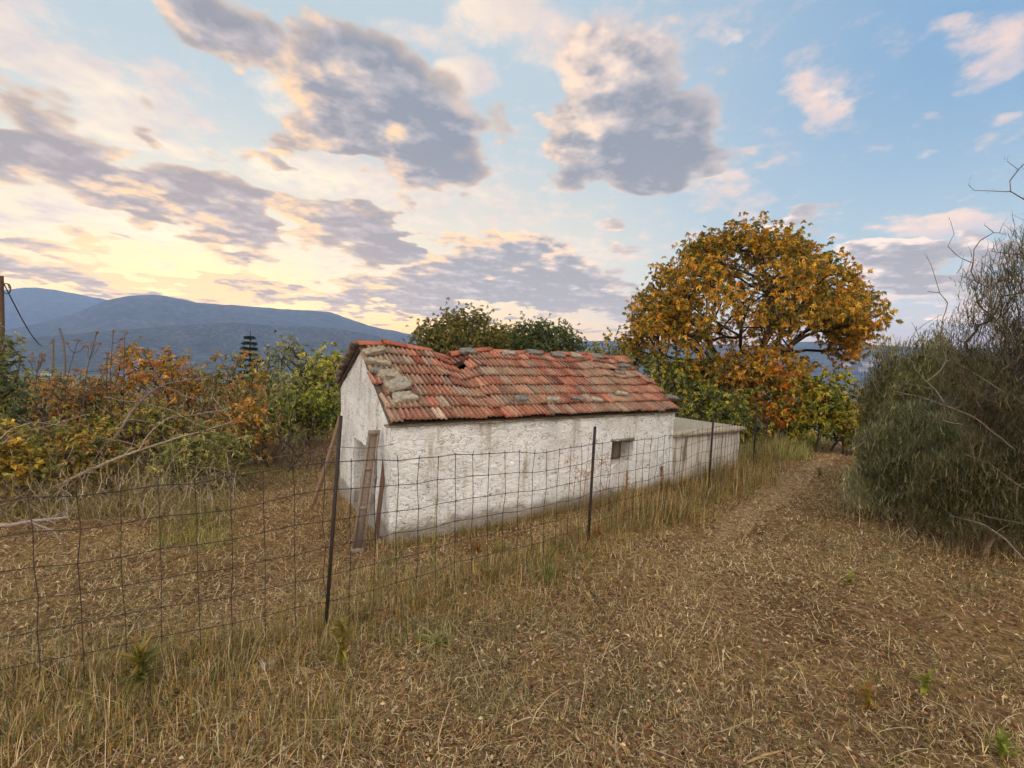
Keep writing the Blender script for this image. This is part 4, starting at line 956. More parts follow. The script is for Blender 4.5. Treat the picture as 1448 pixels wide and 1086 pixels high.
# ---- wooden pole at the left edge with its slack cable and the small stake
pb = foot(2, 9.0, 560); pt = at(1, 390, 9.0)
pole = empty('wooden_pole', pb, 'dark weathered wooden pole at the left edge carrying a slack black cable', 'pole')
mb = MB(); polytube(mb, [pb-uz*.2, (pb+pt)/2+np.array([.01, 0, 0]), pt], [.055, .05, .042], 10, lin(96, 74, 60)); mb.build('shaft', M_WOOD, pole)
mb = MB(); st_ = foot(74, 12.5); stt = at(75, 481, 12.5); t = np.linspace(0, 1, 30); a = at(4, 398, 8.96); P = a+np.outer(t, stt-a)-np.outer(np.sin(t*PI)**1.0*.62+.0*t, uz)+np.outer(np.sin(t*PI)*.12, [1, 0, 0])
polytube(mb, P, .010, 5, lin(52, 48, 48)); th = np.linspace(0, 2*PI*1.2, 26); polytube(mb, at(8, 408, 8.95)+np.stack([np.cos(th)*.07, th*.004, np.sin(th)*.10], 1), .009, 5, lin(46, 42, 42)); mb.build('cable', M_METAL, pole)
mb = MB(); polytube(mb, [st_-uz*.2, stt+uz*.03], [.03, .025], 8, lin(120, 104, 88)); o = mb.build('stake', M_WOOD, origin=st_); tag(o, 'thin upright stake that holds the far end of the slack cable', 'stake')
mb = MB(); st2 = foot(88, 10.5); polytube(mb, [st2-uz*.2, at(92, 512, 10.5), at(90, 486, 10.5), at(84, 464, 10.5)], [.025, .022, .022, .02], 8, lin(104, 98, 96)); o = mb.build('bent_pipe', M_METAL, origin=st2); tag(o, 'grey bent pipe sticking up from the thicket beside the cable stake', 'pipe')
# ---- tall seed stalks
def stalk(label, px, top, Y, seed, nbr=6):
    r = np.random.default_rng(seed); b = foot(px, Y); t = at(px+r.uniform(-8, 8), top, Y); H = t[2]-b[2]
    root = empty('seed_stalk', b, label, 'dry stalk', 'tall dry seed stalks in front of the mountain')
    s = np.linspace(0, 1, 12)[:, None]; P = b+(t-b)*s+np.outer(np.sin(s[:, 0]*PI), [r.normal()*.08, r.normal()*.08, 0]); c = lin(96, 78, 62)
    mb = MB(); polytube(mb, P, np.linspace(.011, .005, 12), 5, c); heads = [P[-1]]
    for k in range(nbr):
        q = P[int(r.integers(6, 11))]; e = q+np.array([r.normal()*.16, r.normal()*.16, r.uniform(.10, .34)]); m_ = (q+e)/2+np.array([r.normal()*.03, 0, -.03]); polytube(mb, [q, m_, e], [.006, .005, .004], 4, c, False); heads.append(e)
    mb.build('stem', M_BARK, root)
    for h in heads:
        mb = MB(); k = 22; leaves(mb, h+r.normal(size=(k, 3))*.018, rand_unit(k)+uz*.5, .04, .014, pick([lin(112, 84, 58), lin(92, 66, 48), lin(134, 104, 70)], k, .15)); mb.build('seed_head', M_LEAF, root)
for k, (px, top, Y, lb) in enumerate([(52, 512, 8.5, 'leftmost dry seed stalk, reddish and short, right of the wooden pole'), (112, 482, 8.6, 'tall forked dry seed stalk left of the tallest one'), (133, 470, 8.4, 'tallest dry seed stalk with several heads in front of the mountain'),
      (165, 468, 9.0, 'thin dry seed stalk left of the brightest orange shrub'), (176, 470, 9.2, 'thin dry seed stalk touching the brightest orange shrub'), (148, 500, 8.8, 'short dry seed stalk among the taller ones')]): stalk(lb, px, top, Y, 300+k, 4 if k > 2 else 7)
# ---- fallen dead branches and arching canes
def canes(name, label, cat, paths, rad, col, seed, twigs=10, tl=.5, group=None):
    r = np.random.default_rng(seed); root = empty(name, at(*paths[0][0][0]), label, cat, group)
    for (pts, r0, r1) in paths:
        mb = MB()
        P = np.array([at(*p) for p in pts]); n = len(P)
        tt = np.linspace(0, n-1, 10*n); Q = np.stack([np.interp(tt, np.arange(n), P[:, k]) for k in range(3)], 1)
        ker = np.ones(7)/7; Qs = np.stack([np.convolve(np.pad(Q[:, k], 3, 'edge'), ker, 'valid') for k in range(3)], 1); Qs = Qs+fbm(Qs*3.0, 2, seed)[:, None]*.03
        polytube(mb, Qs, np.linspace(r0, r1, len(Qs)), 7, col)
        for _ in range(twigs):
            i = int(r.integers(3, len(Qs)-1)); d = r.normal(size=3); d[2] = abs(d[2])*.6; d /= np.linalg.norm(d); L = tl*r.uniform(.4, 1.2); q = Qs[i]; s = np.linspace(0, 1, 6)[:, None]
            polytube(mb, q+d*L*s+np.outer(s[:, 0]**2, r.normal(size=3)*.25*L), np.linspace(r1*.8, r1*.25, 6), 4, col*r.uniform(.8, 1.15), False)
        mb.build('limb', M_BARK, root)
    return root
CB = lin(150, 130, 112)
canes('dead_branch', 'long pale dead branch lying slantwise across the left thicket', 'branch', [([(58, 700, 6.6), (110, 672, 6.9), (160, 650, 7.1), (205, 634, 7.3), (250, 620, 7.6), (330, 597, 8.2)], .030, .012), ([(196, 638, 7.25), (212, 612, 7.3), (238, 590, 7.4), (262, 586, 7.6), (290, 606, 7.8)], .014, .006), ([(262, 586, 7.6), (320, 582, 8.0)], .008, .004)], .02, CB, 81, 9, .45)
canes('dead_branch', 'short pale dead branch on the ground at the left edge, behind the fence', 'branch', [([(-12, 744, 5.6), (20, 741, 5.65), (60, 735, 5.7), (100, 731, 5.8)], .028, .012), ([(40, 736, 5.66), (70, 752, 5.5), (90, 766, 5.4)], .010, .004)], .02, lin(150, 136, 124), 82, 7, .35)
canes('dead_branch', 'dark forked dead branch rising in the middle of the thicket to the upper strand', 'branch', [([(146, 646, 7.6), (168, 608, 7.8), (190, 578, 8.0), (214, 553, 8.3), (240, 541, 8.7), (310, 530, 9.4)], .030, .008), ([(190, 578, 8.0), (200, 556, 8.1), (232, 544, 8.5), (270, 562, 8.4), (285, 566, 8.4)], .010, .005)], .02, lin(128, 108, 98), 83, 9, .5)
canes('arching_cane', 'pale arching bramble canes at the left edge above the yellow shrub', 'bramble', [([(-20, 640, 6.2), (15, 606, 6.4), (45, 598, 6.6), (98, 604, 6.9)], .010, .005), ([(-20, 650, 6.2), (20, 612, 6.5), (60, 606, 6.7), (130, 584, 7.2)], .008, .004), ([(-15, 632, 6.0), (40, 615, 6.2)], .006, .003)], .01, lin(158, 140, 124), 84, 5, .35)
canes('arching_cane', 'tangle of thin grey canes over the olive shrub right of the fallen branch', 'bramble', [([(225, 700, 7.0), (240, 650, 7.1), (280, 618, 7.3), (330, 640, 7.5)], .006, .003), ([(250, 715, 6.9), (285, 660, 7.0), (330, 668, 7.2), (352, 700, 7.4)], .006, .003), ([(300, 560, 8.4), (330, 600, 8.2), (300, 640, 8)], .006, .003), ([(205, 715, 6.7), (260, 680, 6.9), (320, 690, 7.1)], .006, .003), ([(120, 640, 7.5), (180, 590, 7.8), (240, 600, 8.0), (280, 640, 7.8)], .006, .003), ([(140, 560, 8.4), (230, 575, 8.2), (300, 610, 8)], .006, .003)], .01, lin(150, 136, 112), 85, 8, .4)
canes('dead_branch', 'bare grey twigs lying in front of the right hand bushes', 'branch', [([(1455, 800, 5.0), (1420, 760, 5.1), (1390, 742, 5.2), (1340, 730, 5.5)], .008, .003), ([(1450, 690, 5.2), (1400, 655, 5.4), (1360, 640, 5.6)], .007, .003), ([(1440, 640, 5.3), (1380, 590, 5.6), (1300, 560, 6.0), (1260, 554, 6.2)], .008, .003), ([(1430, 560, 5.3), (1360, 515, 5.8), (1300, 500, 6.2)], .007, .003)], .01, lin(140, 124, 108), 86, 9, .3)
# ---- town far down in the valley
from mathutils.bvhtree import BVHTree
LAND = []
for o_ in [o for o in COL.objects if o.name.split('.')[0] in ('hills', 'ground')]:
    LAND.append(BVHTree.FromPolygons([tuple(v.co) for v in o_.data.vertices], [tuple(p.vertices) for p in o_.data.polygons]))
def on_land(px, py):
    d = ray(px, py); hits = [h[3] for h in (t.ray_cast(Vector(EYE+d*400), Vector(d)) for t in LAND) if h[0] is not None]
    return EYE+d*(400+min(hits)) if hits else at(px, py, 3000)
def far_house(px, py, Y, w, h, roofc, wallc, label):
    b = on_land(px, py); k_ = b[1]/Y*.55; w *= k_; h *= k_; root = empty('valley_house', b-uz*3, label, 'house', 'houses of the town in the valley'); x = np.array([.94, -.34, 0]); y = np.array([.34, .94, 0])
    mb = MB(); box(mb, b-x*w/2-uz*3, x*w, y*w*.7, uz*(h+3), wallc); mb.build('wall', M_SHED, root)
    mb = MB(); o = b+uz*h; e = w*.56; V = [o-x*e-y*.6, o+x*e-y*.6, o+x*e+y*(w*.7+.6), o-x*e+y*(w*.7+.6), o-x*e+y*w*.35+uz*w*.25, o+x*e+y*w*.35+uz*w*.25]
    mb.add(V, [[0, 1, 5, 4], [2, 3, 4, 5], [3, 2, 1, 0]], roofc); mb.add([V[0], V[4], V[3], V[1], V[2], V[5]], [[0, 1, 2], [3, 4, 5]], wallc); mb.build('roof', M_SHED, root)
    for k in range(3):
        for z in (.25, .6): mb = MB(); box(mb, o-uz*h+x*(-w*.36+k*w*.27)-y*.12+uz*h*z, x*w*.14, y*.1, uz*h*.2, lin(60, 66, 76)); mb.build('window', M_SHED, root)
HS = [(1196, 519, 700, 22, 9, 'pale long house in the valley, nearest the autumn tree'), (1212, 514, 860, 26, 10, 'white house in the valley in the gap between tree and bushes'), (1228, 519, 760, 22, 9, 'grey roofed house in the valley close to the right hand bushes'),
      (1205, 508, 1100, 34, 12, 'long pale building farther up the valley above the other houses'), (1222, 526, 560, 16, 7, 'lowest and nearest pale house in the valley gap'), (1240, 511, 980, 30, 11, 'pale block in the valley half hidden by the rounded bush'),
      (388, 524, 620, 22, 9, 'blue grey house in the valley below the thin young tree'), (402, 527, 560, 18, 8, 'second house in the valley below the thin young tree'), (60, 524, 640, 20, 8, 'pale house glimpsed in the valley behind the seed stalks')]
HS = [(a, b+(0 if a > 1000 else 8), *r) for a, b, *r in HS]
for k, (px, py, Y, w, h, lb) in enumerate(HS): far_house(px, py, Y, w, h, [lin(150, 96, 78), lin(110, 104, 104), lin(160, 110, 90)][k % 3], [lin(176, 172, 168), lin(160, 160, 160), lin(184, 178, 168)][k % 3], lb)
# ------------------------------------------------------------------ ground cover
def in_house(x, y, mrg=.05):
    q = np.stack([x-A0[0], y-A0[1]], 1); u = q@ux[:2]; w = q@uy[:2]
    return (u > -mrg) & (u < LW+LA+mrg) & (w > -mrg) & (w < DW_+mrg)
def scatter(n, r0, r1, p, amax=1.12):
    r = (r0**p+(r1**p-r0**p)*rng.random(n))**(1/p); a = rng.uniform(-amax, amax, n); x = r*np.sin(a); y = r*np.cos(a)
    k = ~in_house(x, y); return x[k], y[k], r[k]
PATHP = np.array([gp(px, py, -.05)[:2] for px, py in ((1010, 770), (1050, 730), (1105, 686), (1150, 655), (1186, 634), (1206, 622))])
def make_path():
    t = np.linspace(0, len(PATHP)-1, 90); C = np.stack([np.interp(t, np.arange(len(PATHP)), PATHP[:, k]) for k in range(2)], 1)
    ker = np.ones(13)/13; C = np.stack([np.convolve(np.pad(C[:, k], 6, 'edge'), ker, 'valid') for k in range(2)], 1); T = nrm(np.gradient(C, axis=0)); Nn = np.stack([-T[:, 1], T[:, 0]], 1)
    V = []
    for w in np.linspace(-1, 1, 7):
        e = .30*(1+.7*n2(C[:, 0]+w, C[:, 1], 2.2, 77)+.5*n2(C[:, 0]+w*3, C[:, 1], 6, 78))*np.minimum(1, np.linspace(.1, 4, 90)); P = C+Nn*(w*e)[:, None]; V.append(np.stack([P[:, 0], P[:, 1], zg(P[:, 0], P[:, 1])+.010-.012*w*w], 1))
    V = np.stack(V, 1).reshape(-1, 3); i, j = np.meshgrid(np.arange(89), np.arange(6), indexing='ij'); q = np.stack([i*7+j, (i+1)*7+j, (i+1)*7+j+1, i*7+j+1], -1).reshape(-1, 4)
    m, nt, out = newmat('trodden_earth'); v = objco(nt); surf(nt, out, ramp(nt, noise(nt, v, 16, 6, .7), [(.3, lin(90, 70, 48)), (.5, lin(146, 118, 82)), (.7, lin(186, 158, 116))]), .95, noise(nt, v, 40, 5, .7), .7, .02, .1)
    o = MB().add(V, q).build('path', m, smooth=True); tag(o, kind='structure')
make_path()
def path_d(x, y):
    b = np.full(len(x), 99.)
    for a, c in zip(PATHP[:-1], PATHP[1:]):
        d = c-a; t = np.clip(((x-a[0])*d[0]+(y-a[1])*d[1])/(d@d), 0, 1); b = np.minimum(b, np.hypot(x-a[0]-t*d[0], y-a[1]-t*d[1]))
    return b
G_TAN = lin(174, 148, 106); G_STRAW = lin(210, 186, 142); G_BRN = lin(128, 101, 70); G_DRK = lin(78, 60, 42); G_OLV = lin(128, 118, 62); G_RED = lin(132, 102, 74); G_GLD = lin(188, 152, 78); G_GRN = lin(112, 114, 54)
def gcol(x, y, r, kind):
    n = len(x); a = n2(x, y, .55, 21); b = n2(x, y, 1.3, 22); sd = seg_side(x, y)
    w = {G: np.full(n, v) for G, v in zip(range(7), (1.0, .45, .8, .30, .16, .25, .15))}
    w[0] = w[0]*(1+np.clip(a, 0, 1)*2.5); w[1] = w[1]*(1+np.clip(a, 0, 1)*2.5); w[2] = w[2]*(1+np.clip(-a, 0, 1)*2); w[3] = w[3]*(1+np.clip(-a, 0, 1)*2); w[4] = w[4]*(1+np.clip(b*3, 0, 3)*1.6); w[5] = w[5]*(1+2*sstep(1.5, 4, x)*(1-sstep(4, 7, y)))
    nf_ = np.exp(-(sd/.7)**2); w[6] = w[6]+nf_*1.0; w[4] = w[4]+nf_*.35; w[1] = w[1]+np.clip(1-path_d(x, y)/.8, 0, 1)*.8
    grn = np.clip(n2(x, y, .45, 26)*2.2-.1, 0, 1); w[4] = w[4]+grn*.5
    if kind == 'tuft': w[4] = w[4]*2.5; w[6] = w[6]*2; w[3] = w[3]*.4
    W = np.stack([w[k] for k in range(7)], 1); W = np.cumsum(W/W.sum(1, keepdims=True), 1); i = (rng.random(n)[:, None] > W).sum(1)
    pal = np.array([G_TAN, G_STRAW, G_BRN, G_DRK, G_OLV, G_RED, G_GLD]); return np.clip(pal[np.minimum(i, 6)]*(1+rng.normal(size=(n, 1))*.18), .004, 1)
# 1. matted, curled dead grass lying on the soil
mb = MB()
x, y, r = scatter(380000, 1.3, 24, .55); k = len(x)
dens = .45+.8*n2(x, y, .8, 31)+.45*n2(x, y, 2.6, 32); pd = path_d(x, y); keep = rng.random(k) < np.clip(dens+.45, .15, 1)*(1-.45*np.exp(-(pd/.34)**2)*(y > 4)); x, y, r = x[keep], y[keep], r[keep]; k = len(x)
z = zg(x, y)+.004+.006*(path_d(x, y) < .4)+rng.random(k)*.022; L = rng.uniform(.02, .085, k)*(1+r*.05); el = rng.normal(.15, .30, k)
blades(mb, np.stack([x, y, z], 1), rng.uniform(0, 2*PI, k), el, L, .0023+r*.00078, rng.normal(.5, .7, k), gcol(x, y, r, 'mat'), 3, rng.normal(size=k)*1.3)
o = mb.build('dry_grass', M_GRASS); tag(o, 'matted dry brown grass covering the open ground', 'grass', kind='stuff')
# 2. leaf litter and chips
mb = MB(); x, y, r = scatter(42000, 1.3, 16, .55); k = len(x); L = rng.uniform(.012, .035, k)*(1+r*.05)
leaves(mb, np.stack([x, y, zg(x, y)+.008+rng.random(k)*.02], 1), np.concatenate([rng.normal(size=(k, 2)), rng.normal(size=(k, 1))*.25], 1), L, L*.6, pick([lin(132, 100, 72), lin(104, 76, 54), lin(156, 120, 86), lin(84, 62, 46), lin(190, 166, 128), lin(150, 98, 62)], k, .2), droop=0)
o = mb.build('leaf_litter', M_GRASS); tag(o, 'small dead leaves and chips strewn on the ground', 'leaf litter', kind='stuff')
# 3. standing tufts
def tufts(cx, cy, per, H, sp, wd, colf, curl=(.6, .5), el0=1.15, els=.25):
    n = len(cx); X = np.repeat(cx, per)+rng.normal(size=n*per)*np.repeat(sp, per); Y = np.repeat(cy, per)+rng.normal(size=n*per)*np.repeat(sp, per)
    ok = ~in_house(X, Y, .02); X, Y = X[ok], Y[ok]; Hh = np.repeat(H, per)[ok]; k = len(X); r = np.hypot(X, Y)
    blades(mb, np.stack([X, Y, zg(X, Y)-.01], 1), rng.uniform(0, 2*PI, k), np.clip(rng.normal(el0, els+.1, k), .2, 1.7), Hh*rng.uniform(.45, 1.15, k), wd+r*.0006, rng.normal(curl[0]+.15, curl[1]+.3, k), colf(X, Y, r), 4, rng.normal(size=k)*.8)
tc = lambda X, Y, r: gcol(X, Y, r, 'tuft')
mb = MB(); x, y, r = scatter(5600, 1.5, 20, .75); q = (n2(x, y, .7, 41) > -.05) & (path_d(x, y) > .3); x, y = x[q], y[q]
tufts(x, y, 26, rng.uniform(.04, .14, len(x)), np.full(len(x), .075), .0026, tc, (1.0, .6), 1.0, .3)
o = mb.build('grass_tufts', M_GRASS); tag(o, 'short tufts of half dry grass on the open ground', 'grass', kind='stuff')
# taller golden grass along the fence and the foot of the wall
mb = MB(); F_ = den[:, :2]; i = rng.integers(0, len(F_), 1300); x = F_[i, 0]+rng.normal(size=1300)*.26; y = F_[i, 1]+rng.normal(size=1300)*.26; ok = (y > 1.6) & ~in_house(x, y); x, y = x[ok], y[ok]
far = sstep(4.5, 7.5, y); H = rng.uniform(.10, .26, len(x))*(1+far*1.2)*(.7+.6*(n2(x, y, 1.1, 51)+.5))
gg = lambda X, Y, r: pick([G_GLD*.8, G_TAN*.85, G_STRAW*.8, lin(140, 108, 62), lin(132, 116, 64), G_GRN, lin(120, 90, 56), lin(104, 84, 54), lin(96, 100, 52)], len(X), .2)
tufts(x, y, 13, np.clip(H, .06, .7), np.full(len(x), .06), .0026, gg, (.5, .45), 1.25, .2)
u = rng.uniform(-.1, LW+LA, 420); w = -rng.gamma(1.3, .12, 420)-.03; p = A0[:2]+np.outer(u, ux[:2])+np.outer(w, uy[:2])
tufts(p[:, 0], p[:, 1], 14, rng.uniform(.10, .34, 420)*(.5+.5*sstep(1.5, 4, u)+.25), np.full(420, .06), .0026, gg, (.5, .4), 1.25, .2)
w2_ = rng.uniform(-.2, DW_+.4, 160); p = A0[:2]+np.outer(-rng.gamma(1.2, .12, 160)-.03, ux[:2])+np.outer(w2_, uy[:2])
tufts(p[:, 0], p[:, 1], 12, rng.uniform(.06, .2, 160), np.full(160, .06), .0026, tc, (.7, .4), 1.2, .25)
# low broad leaved weeds mixed into it
i = rng.integers(14, len(F_), 260); x = F_[i, 0]+rng.normal(size=260)*.25; y = F_[i, 1]+rng.normal(size=260)*.25; ok = ~in_house(x, y); x, y = x[ok], y[ok]
cW = np.array([lin(112, 108, 46), lin(94, 96, 44), lin(136, 108, 50), lin(120, 84, 46), lin(140, 126, 60), lin(84, 88, 42)]); ci = rng.integers(0, 6, len(x))
for c_ in range(6):
    q = ci == c_; tufts(x[q], y[q], 16, rng.uniform(.07, .24, q.sum()), np.full(q.sum(), .05), .009, lambda X, Y, r: np.clip(cW[c_]*(1+rng.normal(size=(len(X), 1))*.18), .004, 1), (.9, .5), .95, .35)
o = mb.build('fence_grass', M_GRASS); tag(o, 'golden dry grass growing along the fence and the foot of the wall', 'grass', kind='stuff')
# pale tall grass at the far end of the fence and the thicket's skirts
mb = MB()
def patch(px0, px1, py0, py1, n, Hm, pal, per=12):
    P = np.array([gp(rng.uniform(px0, px1), rng.uniform(py0, py1), -.15) for _ in range(n)]); k = len(P); pf_ = lambda X, Y, r: pick(pal, len(X), .2)
    tufts(P[:, 0], P[:, 1], per, rng.uniform(.5, 1.1, k)*Hm, np.full(k, .10), .003, pf_, (.45, .4), 1.3, .18)
PALE = [lin(150, 146, 84), lin(132, 132, 70), lin(170, 160, 104), lin(116, 120, 58), lin(176, 160, 100)]
patch(1045, 1140, 618, 655, 240, .62, PALE, 16); patch(1030, 1090, 640, 690, 120, .35, [G_GLD, G_TAN, G_OLV]); patch(1140, 1170, 622, 640, 40, .3, PALE)
patch(1180, 1300, 660, 740, 170, .22, [lin(150, 140, 100), lin(120, 116, 80), G_TAN]); patch(1320, 1448, 740, 800, 130, .2, [G_TAN, G_BRN, lin(120, 108, 70)])
patch(-40, 330, 640, 720, 520, .26, [lin(128, 118, 60), lin(146, 128, 74), G_TAN, lin(104, 96, 50), lin(150, 140, 60)]); patch(220, 470, 640, 668, 200, .2, [lin(128, 118, 60), G_TAN, G_GRN]); patch(225, 330, 680, 760, 150, .2, [lin(134, 134, 60), lin(150, 140, 80), lin(112, 116, 54)])
patch(-60, 400, 596, 650, 420, .42, [lin(110, 100, 54), lin(128, 104, 60), lin(92, 84, 46), lin(140, 116, 70)], 14)
MIX = [G_GLD*.8, G_TAN*.9, lin(128, 112, 60), lin(146, 118, 66), lin(100, 104, 50), G_STRAW*.85, lin(112, 90, 56)]
patch(-120, 500, 905, 1120, 330, .20, MIX, 18); patch(430, 800, 800, 900, 170, .17, MIX, 16)
for _ in range(9):                             # clumps of half green grass out in the open
    cx_, cy_ = rng.uniform(560, 1400), rng.uniform(790, 1060); patch(cx_-60, cx_+60, cy_-22, cy_+22, 26, .12, [lin(112, 112, 70), lin(96, 100, 62), G_TAN*.9, lin(128, 120, 76)], 18)
o = mb.build('tall_grass', M_GRASS); tag(o, 'clumps of taller grass in the foreground and at the edges of thicket and path', 'grass', kind='stuff')
# thin curling canes and runners tangled through the thicket and the bush feet
mb = MB()
def tangle(px0, px1, py0, py1, n, zmax, pal, L0=.25, L1=.8, zz=None):
    P = np.array([gp(rng.uniform(px0, px1), rng.uniform(py0, py1), -.2) for _ in range(n)]); k = n; r = np.hypot(P[:, 0], P[:, 1]); P[:, 2] = zg(P[:, 0], P[:, 1])+rng.random(k)**1.5*zmax
    ok = ~in_house(P[:, 0], P[:, 1], .3); P = P[ok]; r = r[ok]; k = len(P)
    blades(mb, P, rng.uniform(0, 2*PI, k), rng.normal(.3, .6, k), rng.uniform(L0, L1, k), .0045+r*.0004, rng.normal(.6, 1.2, k), pick(pal, k, .2), 7, rng.normal(size=k)*2.2)
CN = [lin(158, 138, 110), lin(134, 112, 88), lin(176, 156, 126), lin(120, 104, 72), lin(146, 134, 84)]
tangle(-60, 330, 640, 735, 3200, .55, CN); tangle(-60, 420, 612, 660, 4200, 1.5, CN, .3, .9); tangle(330, 470, 640, 662, 400, .3, [lin(110, 90, 78), lin(90, 74, 66), lin(130, 108, 90)])
tangle(1240, 1470, 690, 790, 900, .7, CN, .2, .5); tangle(1200, 1320, 680, 740, 300, .3, CN, .15, .4)
o = mb.build('cane_tangle', M_GRASS); tag(o, 'tangle of thin curling canes and runners low in the thickets', 'canes', kind='stuff')
# single long straws, many of them fallen
mb = MB(); x, y, r = scatter(1300, 1.4, 13, .7); k = len(x)
blades(mb, np.stack([x, y, zg(x, y)+.015], 1), rng.uniform(0, 2*PI, k), np.abs(rng.normal(.15, .35, k)), rng.uniform(.15, .5, k), np.full(k, .0034)+r*.0004, rng.normal(.3, .3, k), pick([G_STRAW, lin(190, 166, 126), G_TAN], k, .15), 4, rng.normal(size=k)*.4)
x, y, r = scatter(500, 1.5, 6, .9); q = seg_side(x, y) > -1.1; x, y = x[q], y[q]; k = len(x)
blades(mb, np.stack([x, y, zg(x, y)], 1), rng.uniform(0, 2*PI, k), rng.normal(1.15, .25, k), rng.uniform(.15, .45, k), np.full(k, .0034), rng.normal(.5, .4, k), pick([G_STRAW, G_GLD, G_TAN, G_GRN], k, .15), 5, rng.normal(size=k)*.3)
o = mb.build('straw', M_GRASS); tag(o, 'scattered long pale straws, fallen and standing', 'straw', kind='stuff')
# ------------------------------------------------------------------ single weeds
def weed(name, label, p, n, L, Wd, pal, el=(.9, .3), curl=.8, cat='weed', group=None, spread=.02, stemH=0, seg=5):
    root = empty(name, p, label, cat, group); mb = MB(); k = n
    base = p+rng.normal(size=(k, 3))*np.array([spread, spread, 0])
    if stemH:
        ms = MB(); s = np.linspace(0, 1, 8)[:, None]; tip_ = p+uz*stemH+rng.normal(size=3)*np.array([.06, .06, 0])*stemH; P = p+(tip_-p)*s; polytube(ms, P, np.linspace(.004, .002, 8), 5, np.array(pal[0])*.8); ms.build('stem', M_BARK, root)
        f = rng.uniform(.15, 1, k)[:, None]; base = p+(tip_-p)*f+rng.normal(size=(k, 3))*.004
    blades(mb, base, rng.uniform(0, 2*PI, k), np.clip(rng.normal(el[0], el[1], k), -.3, 1.5), L*rng.uniform(.55, 1.15, k), np.full(k, Wd)*rng.uniform(.7, 1.2, k), rng.normal(curl, .3, k), pick(pal, k, .14), seg, rng.normal(size=k)*.3)
    mb.build('leaf', M_GRASS, root); root.children[-1]['kind'] = 'stuff' if n > 100 else None
    if n <= 100: del root.children[-1]['kind']
    return root
def gpz(px, py):
    p = gp(px, py, 0.0)
    for _ in range(6): p = gp(px, py, gz(p))
    p[2] = gz(p); return p
LG = [lin(142, 138, 82), lin(126, 126, 72), lin(156, 150, 98), lin(110, 114, 62)]
weed('rosette_plant', 'pale yellow green rosette plant on its own in the foreground grass', gpz(617, 912), 46, .17, .024, LG, (.75, .4), 1.0, 'plant')
weed('rosette_plant', 'smaller pale rosette close left of the lone rosette plant in the foreground', gpz(590, 903), 18, .11, .018, LG, (.6, .3), .9, 'plant')
FERN = [lin(146, 102, 52), lin(128, 86, 46), lin(156, 118, 64), lin(122, 100, 56)]
weed('fern', 'orange dried fern at the fence in front of the cottage corner', gpz(688, 818), 70, .21, .020, FERN+[G_GLD*.7, lin(112, 100, 50)], (1.0, .4), 1.1, 'fern', spread=.05)
weed('fern', 'smaller orange fern right against the foot of the white wall', gpz(676, 782), 24, .24, .026, FERN, (1.2, .25), .7, 'fern')
weed('fern', 'orange fern at the foot of the fence post in front of the window', gpz(845, 762), 30, .26, .024, FERN, (1.2, .25), .6, 'fern')
weed('green_tuft', 'green iris-like tuft beside the orange fern in front of the fence', gpz(775, 822), 40, .26, .012, [lin(100, 104, 48), lin(84, 92, 44), lin(122, 118, 56)], (1.3, .2), .5, 'plant', spread=.05)
weed('green_weed', 'yellow green bushy weed at the foot of the fence in the left foreground', gpz(198, 975), 90, .17, .022, [lin(102, 100, 42), lin(118, 112, 46), lin(84, 88, 38), lin(128, 104, 46)], (.8, .45), .5, 'weed', stemH=.22)
weed('green_weed', 'upright yellow weed with lobed leaves just right of the near fence post', gpz(484, 950), 60, .10, .030, [lin(132, 118, 44), lin(114, 106, 42), lin(108, 96, 44)], (.6, .5), .5, 'weed', stemH=.34)
weed('green_weed', 'tall thin green weed standing against the white wall', gpz(612, 778), 60, .035, .010, [lin(140, 148, 44), lin(160, 160, 56)], (.5, .5), .3, 'weed', stemH=.62)
weed('seedling', 'green and rust seedling in the right foreground, left of a similar one', gpz(1228, 1003), 22, .10, .026, [lin(120, 110, 36), lin(140, 112, 40), lin(132, 88, 40)], (.7, .5), .4, 'seedling', stemH=.14)
weed('seedling', 'green seedling in the right foreground, right of the rust tinted one', gpz(1308, 982), 20, .09, .028, [lin(112, 112, 40), lin(136, 124, 44)], (.7, .5), .4, 'seedling', stemH=.14)
weed('seedling', 'bright green weed at the bottom right corner of the ground', gpz(1415, 1072), 40, .10, .016, [lin(136, 140, 48), lin(110, 118, 44)], (.8, .4), .4, 'seedling', stemH=.10)
weed('seedling', 'small green weed in the middle of the bare ground at the right', gpz(1200, 826), 26, .10, .018, [lin(132, 128, 50), lin(112, 112, 48)], (.8, .4), .4, 'seedling', stemH=.07)
weed('seedling', 'low green weed at the left edge of the path', gpz(1158, 676), 34, .17, .020, [lin(132, 118, 46), lin(112, 104, 44)], (.9, .4), .4, 'seedling', stemH=.15)
weed('seedling', 'low reddish green weed in the middle of the path', gpz(1188, 686), 34, .17, .020, [lin(120, 112, 48), lin(140, 92, 52)], (.9, .4), .4, 'seedling', stemH=.16)
weed('yellow_weed', 'orange yellow weed in front of the grey green tussock', gpz(1345, 700)+uz*0, 40, .22, .018, [lin(176, 136, 44), lin(150, 124, 48)], (1.0, .3), .4, 'weed', stemH=.35)
weed('dock_plant', 'brown dried dock plant against the wall right of the window', gpz(934, 712), 70, .10, .024, [lin(134, 92, 60), lin(112, 78, 54), lin(152, 108, 70)], (1.0, .4), .3, 'weed', stemH=.62)
weed('dock_plant', 'tan dried dock plant in front of the window niche', gpz(884, 716), 70, .10, .022, [lin(180, 136, 88), lin(160, 118, 76)], (1.0, .4), .3, 'weed', stemH=.55)
weed('dock_plant', 'low brown dried plant in front of the annex wall', gpz(962, 706), 50, .09, .022, [lin(134, 100, 70), lin(116, 84, 60)], (1.0, .4), .3, 'weed', stemH=.4)
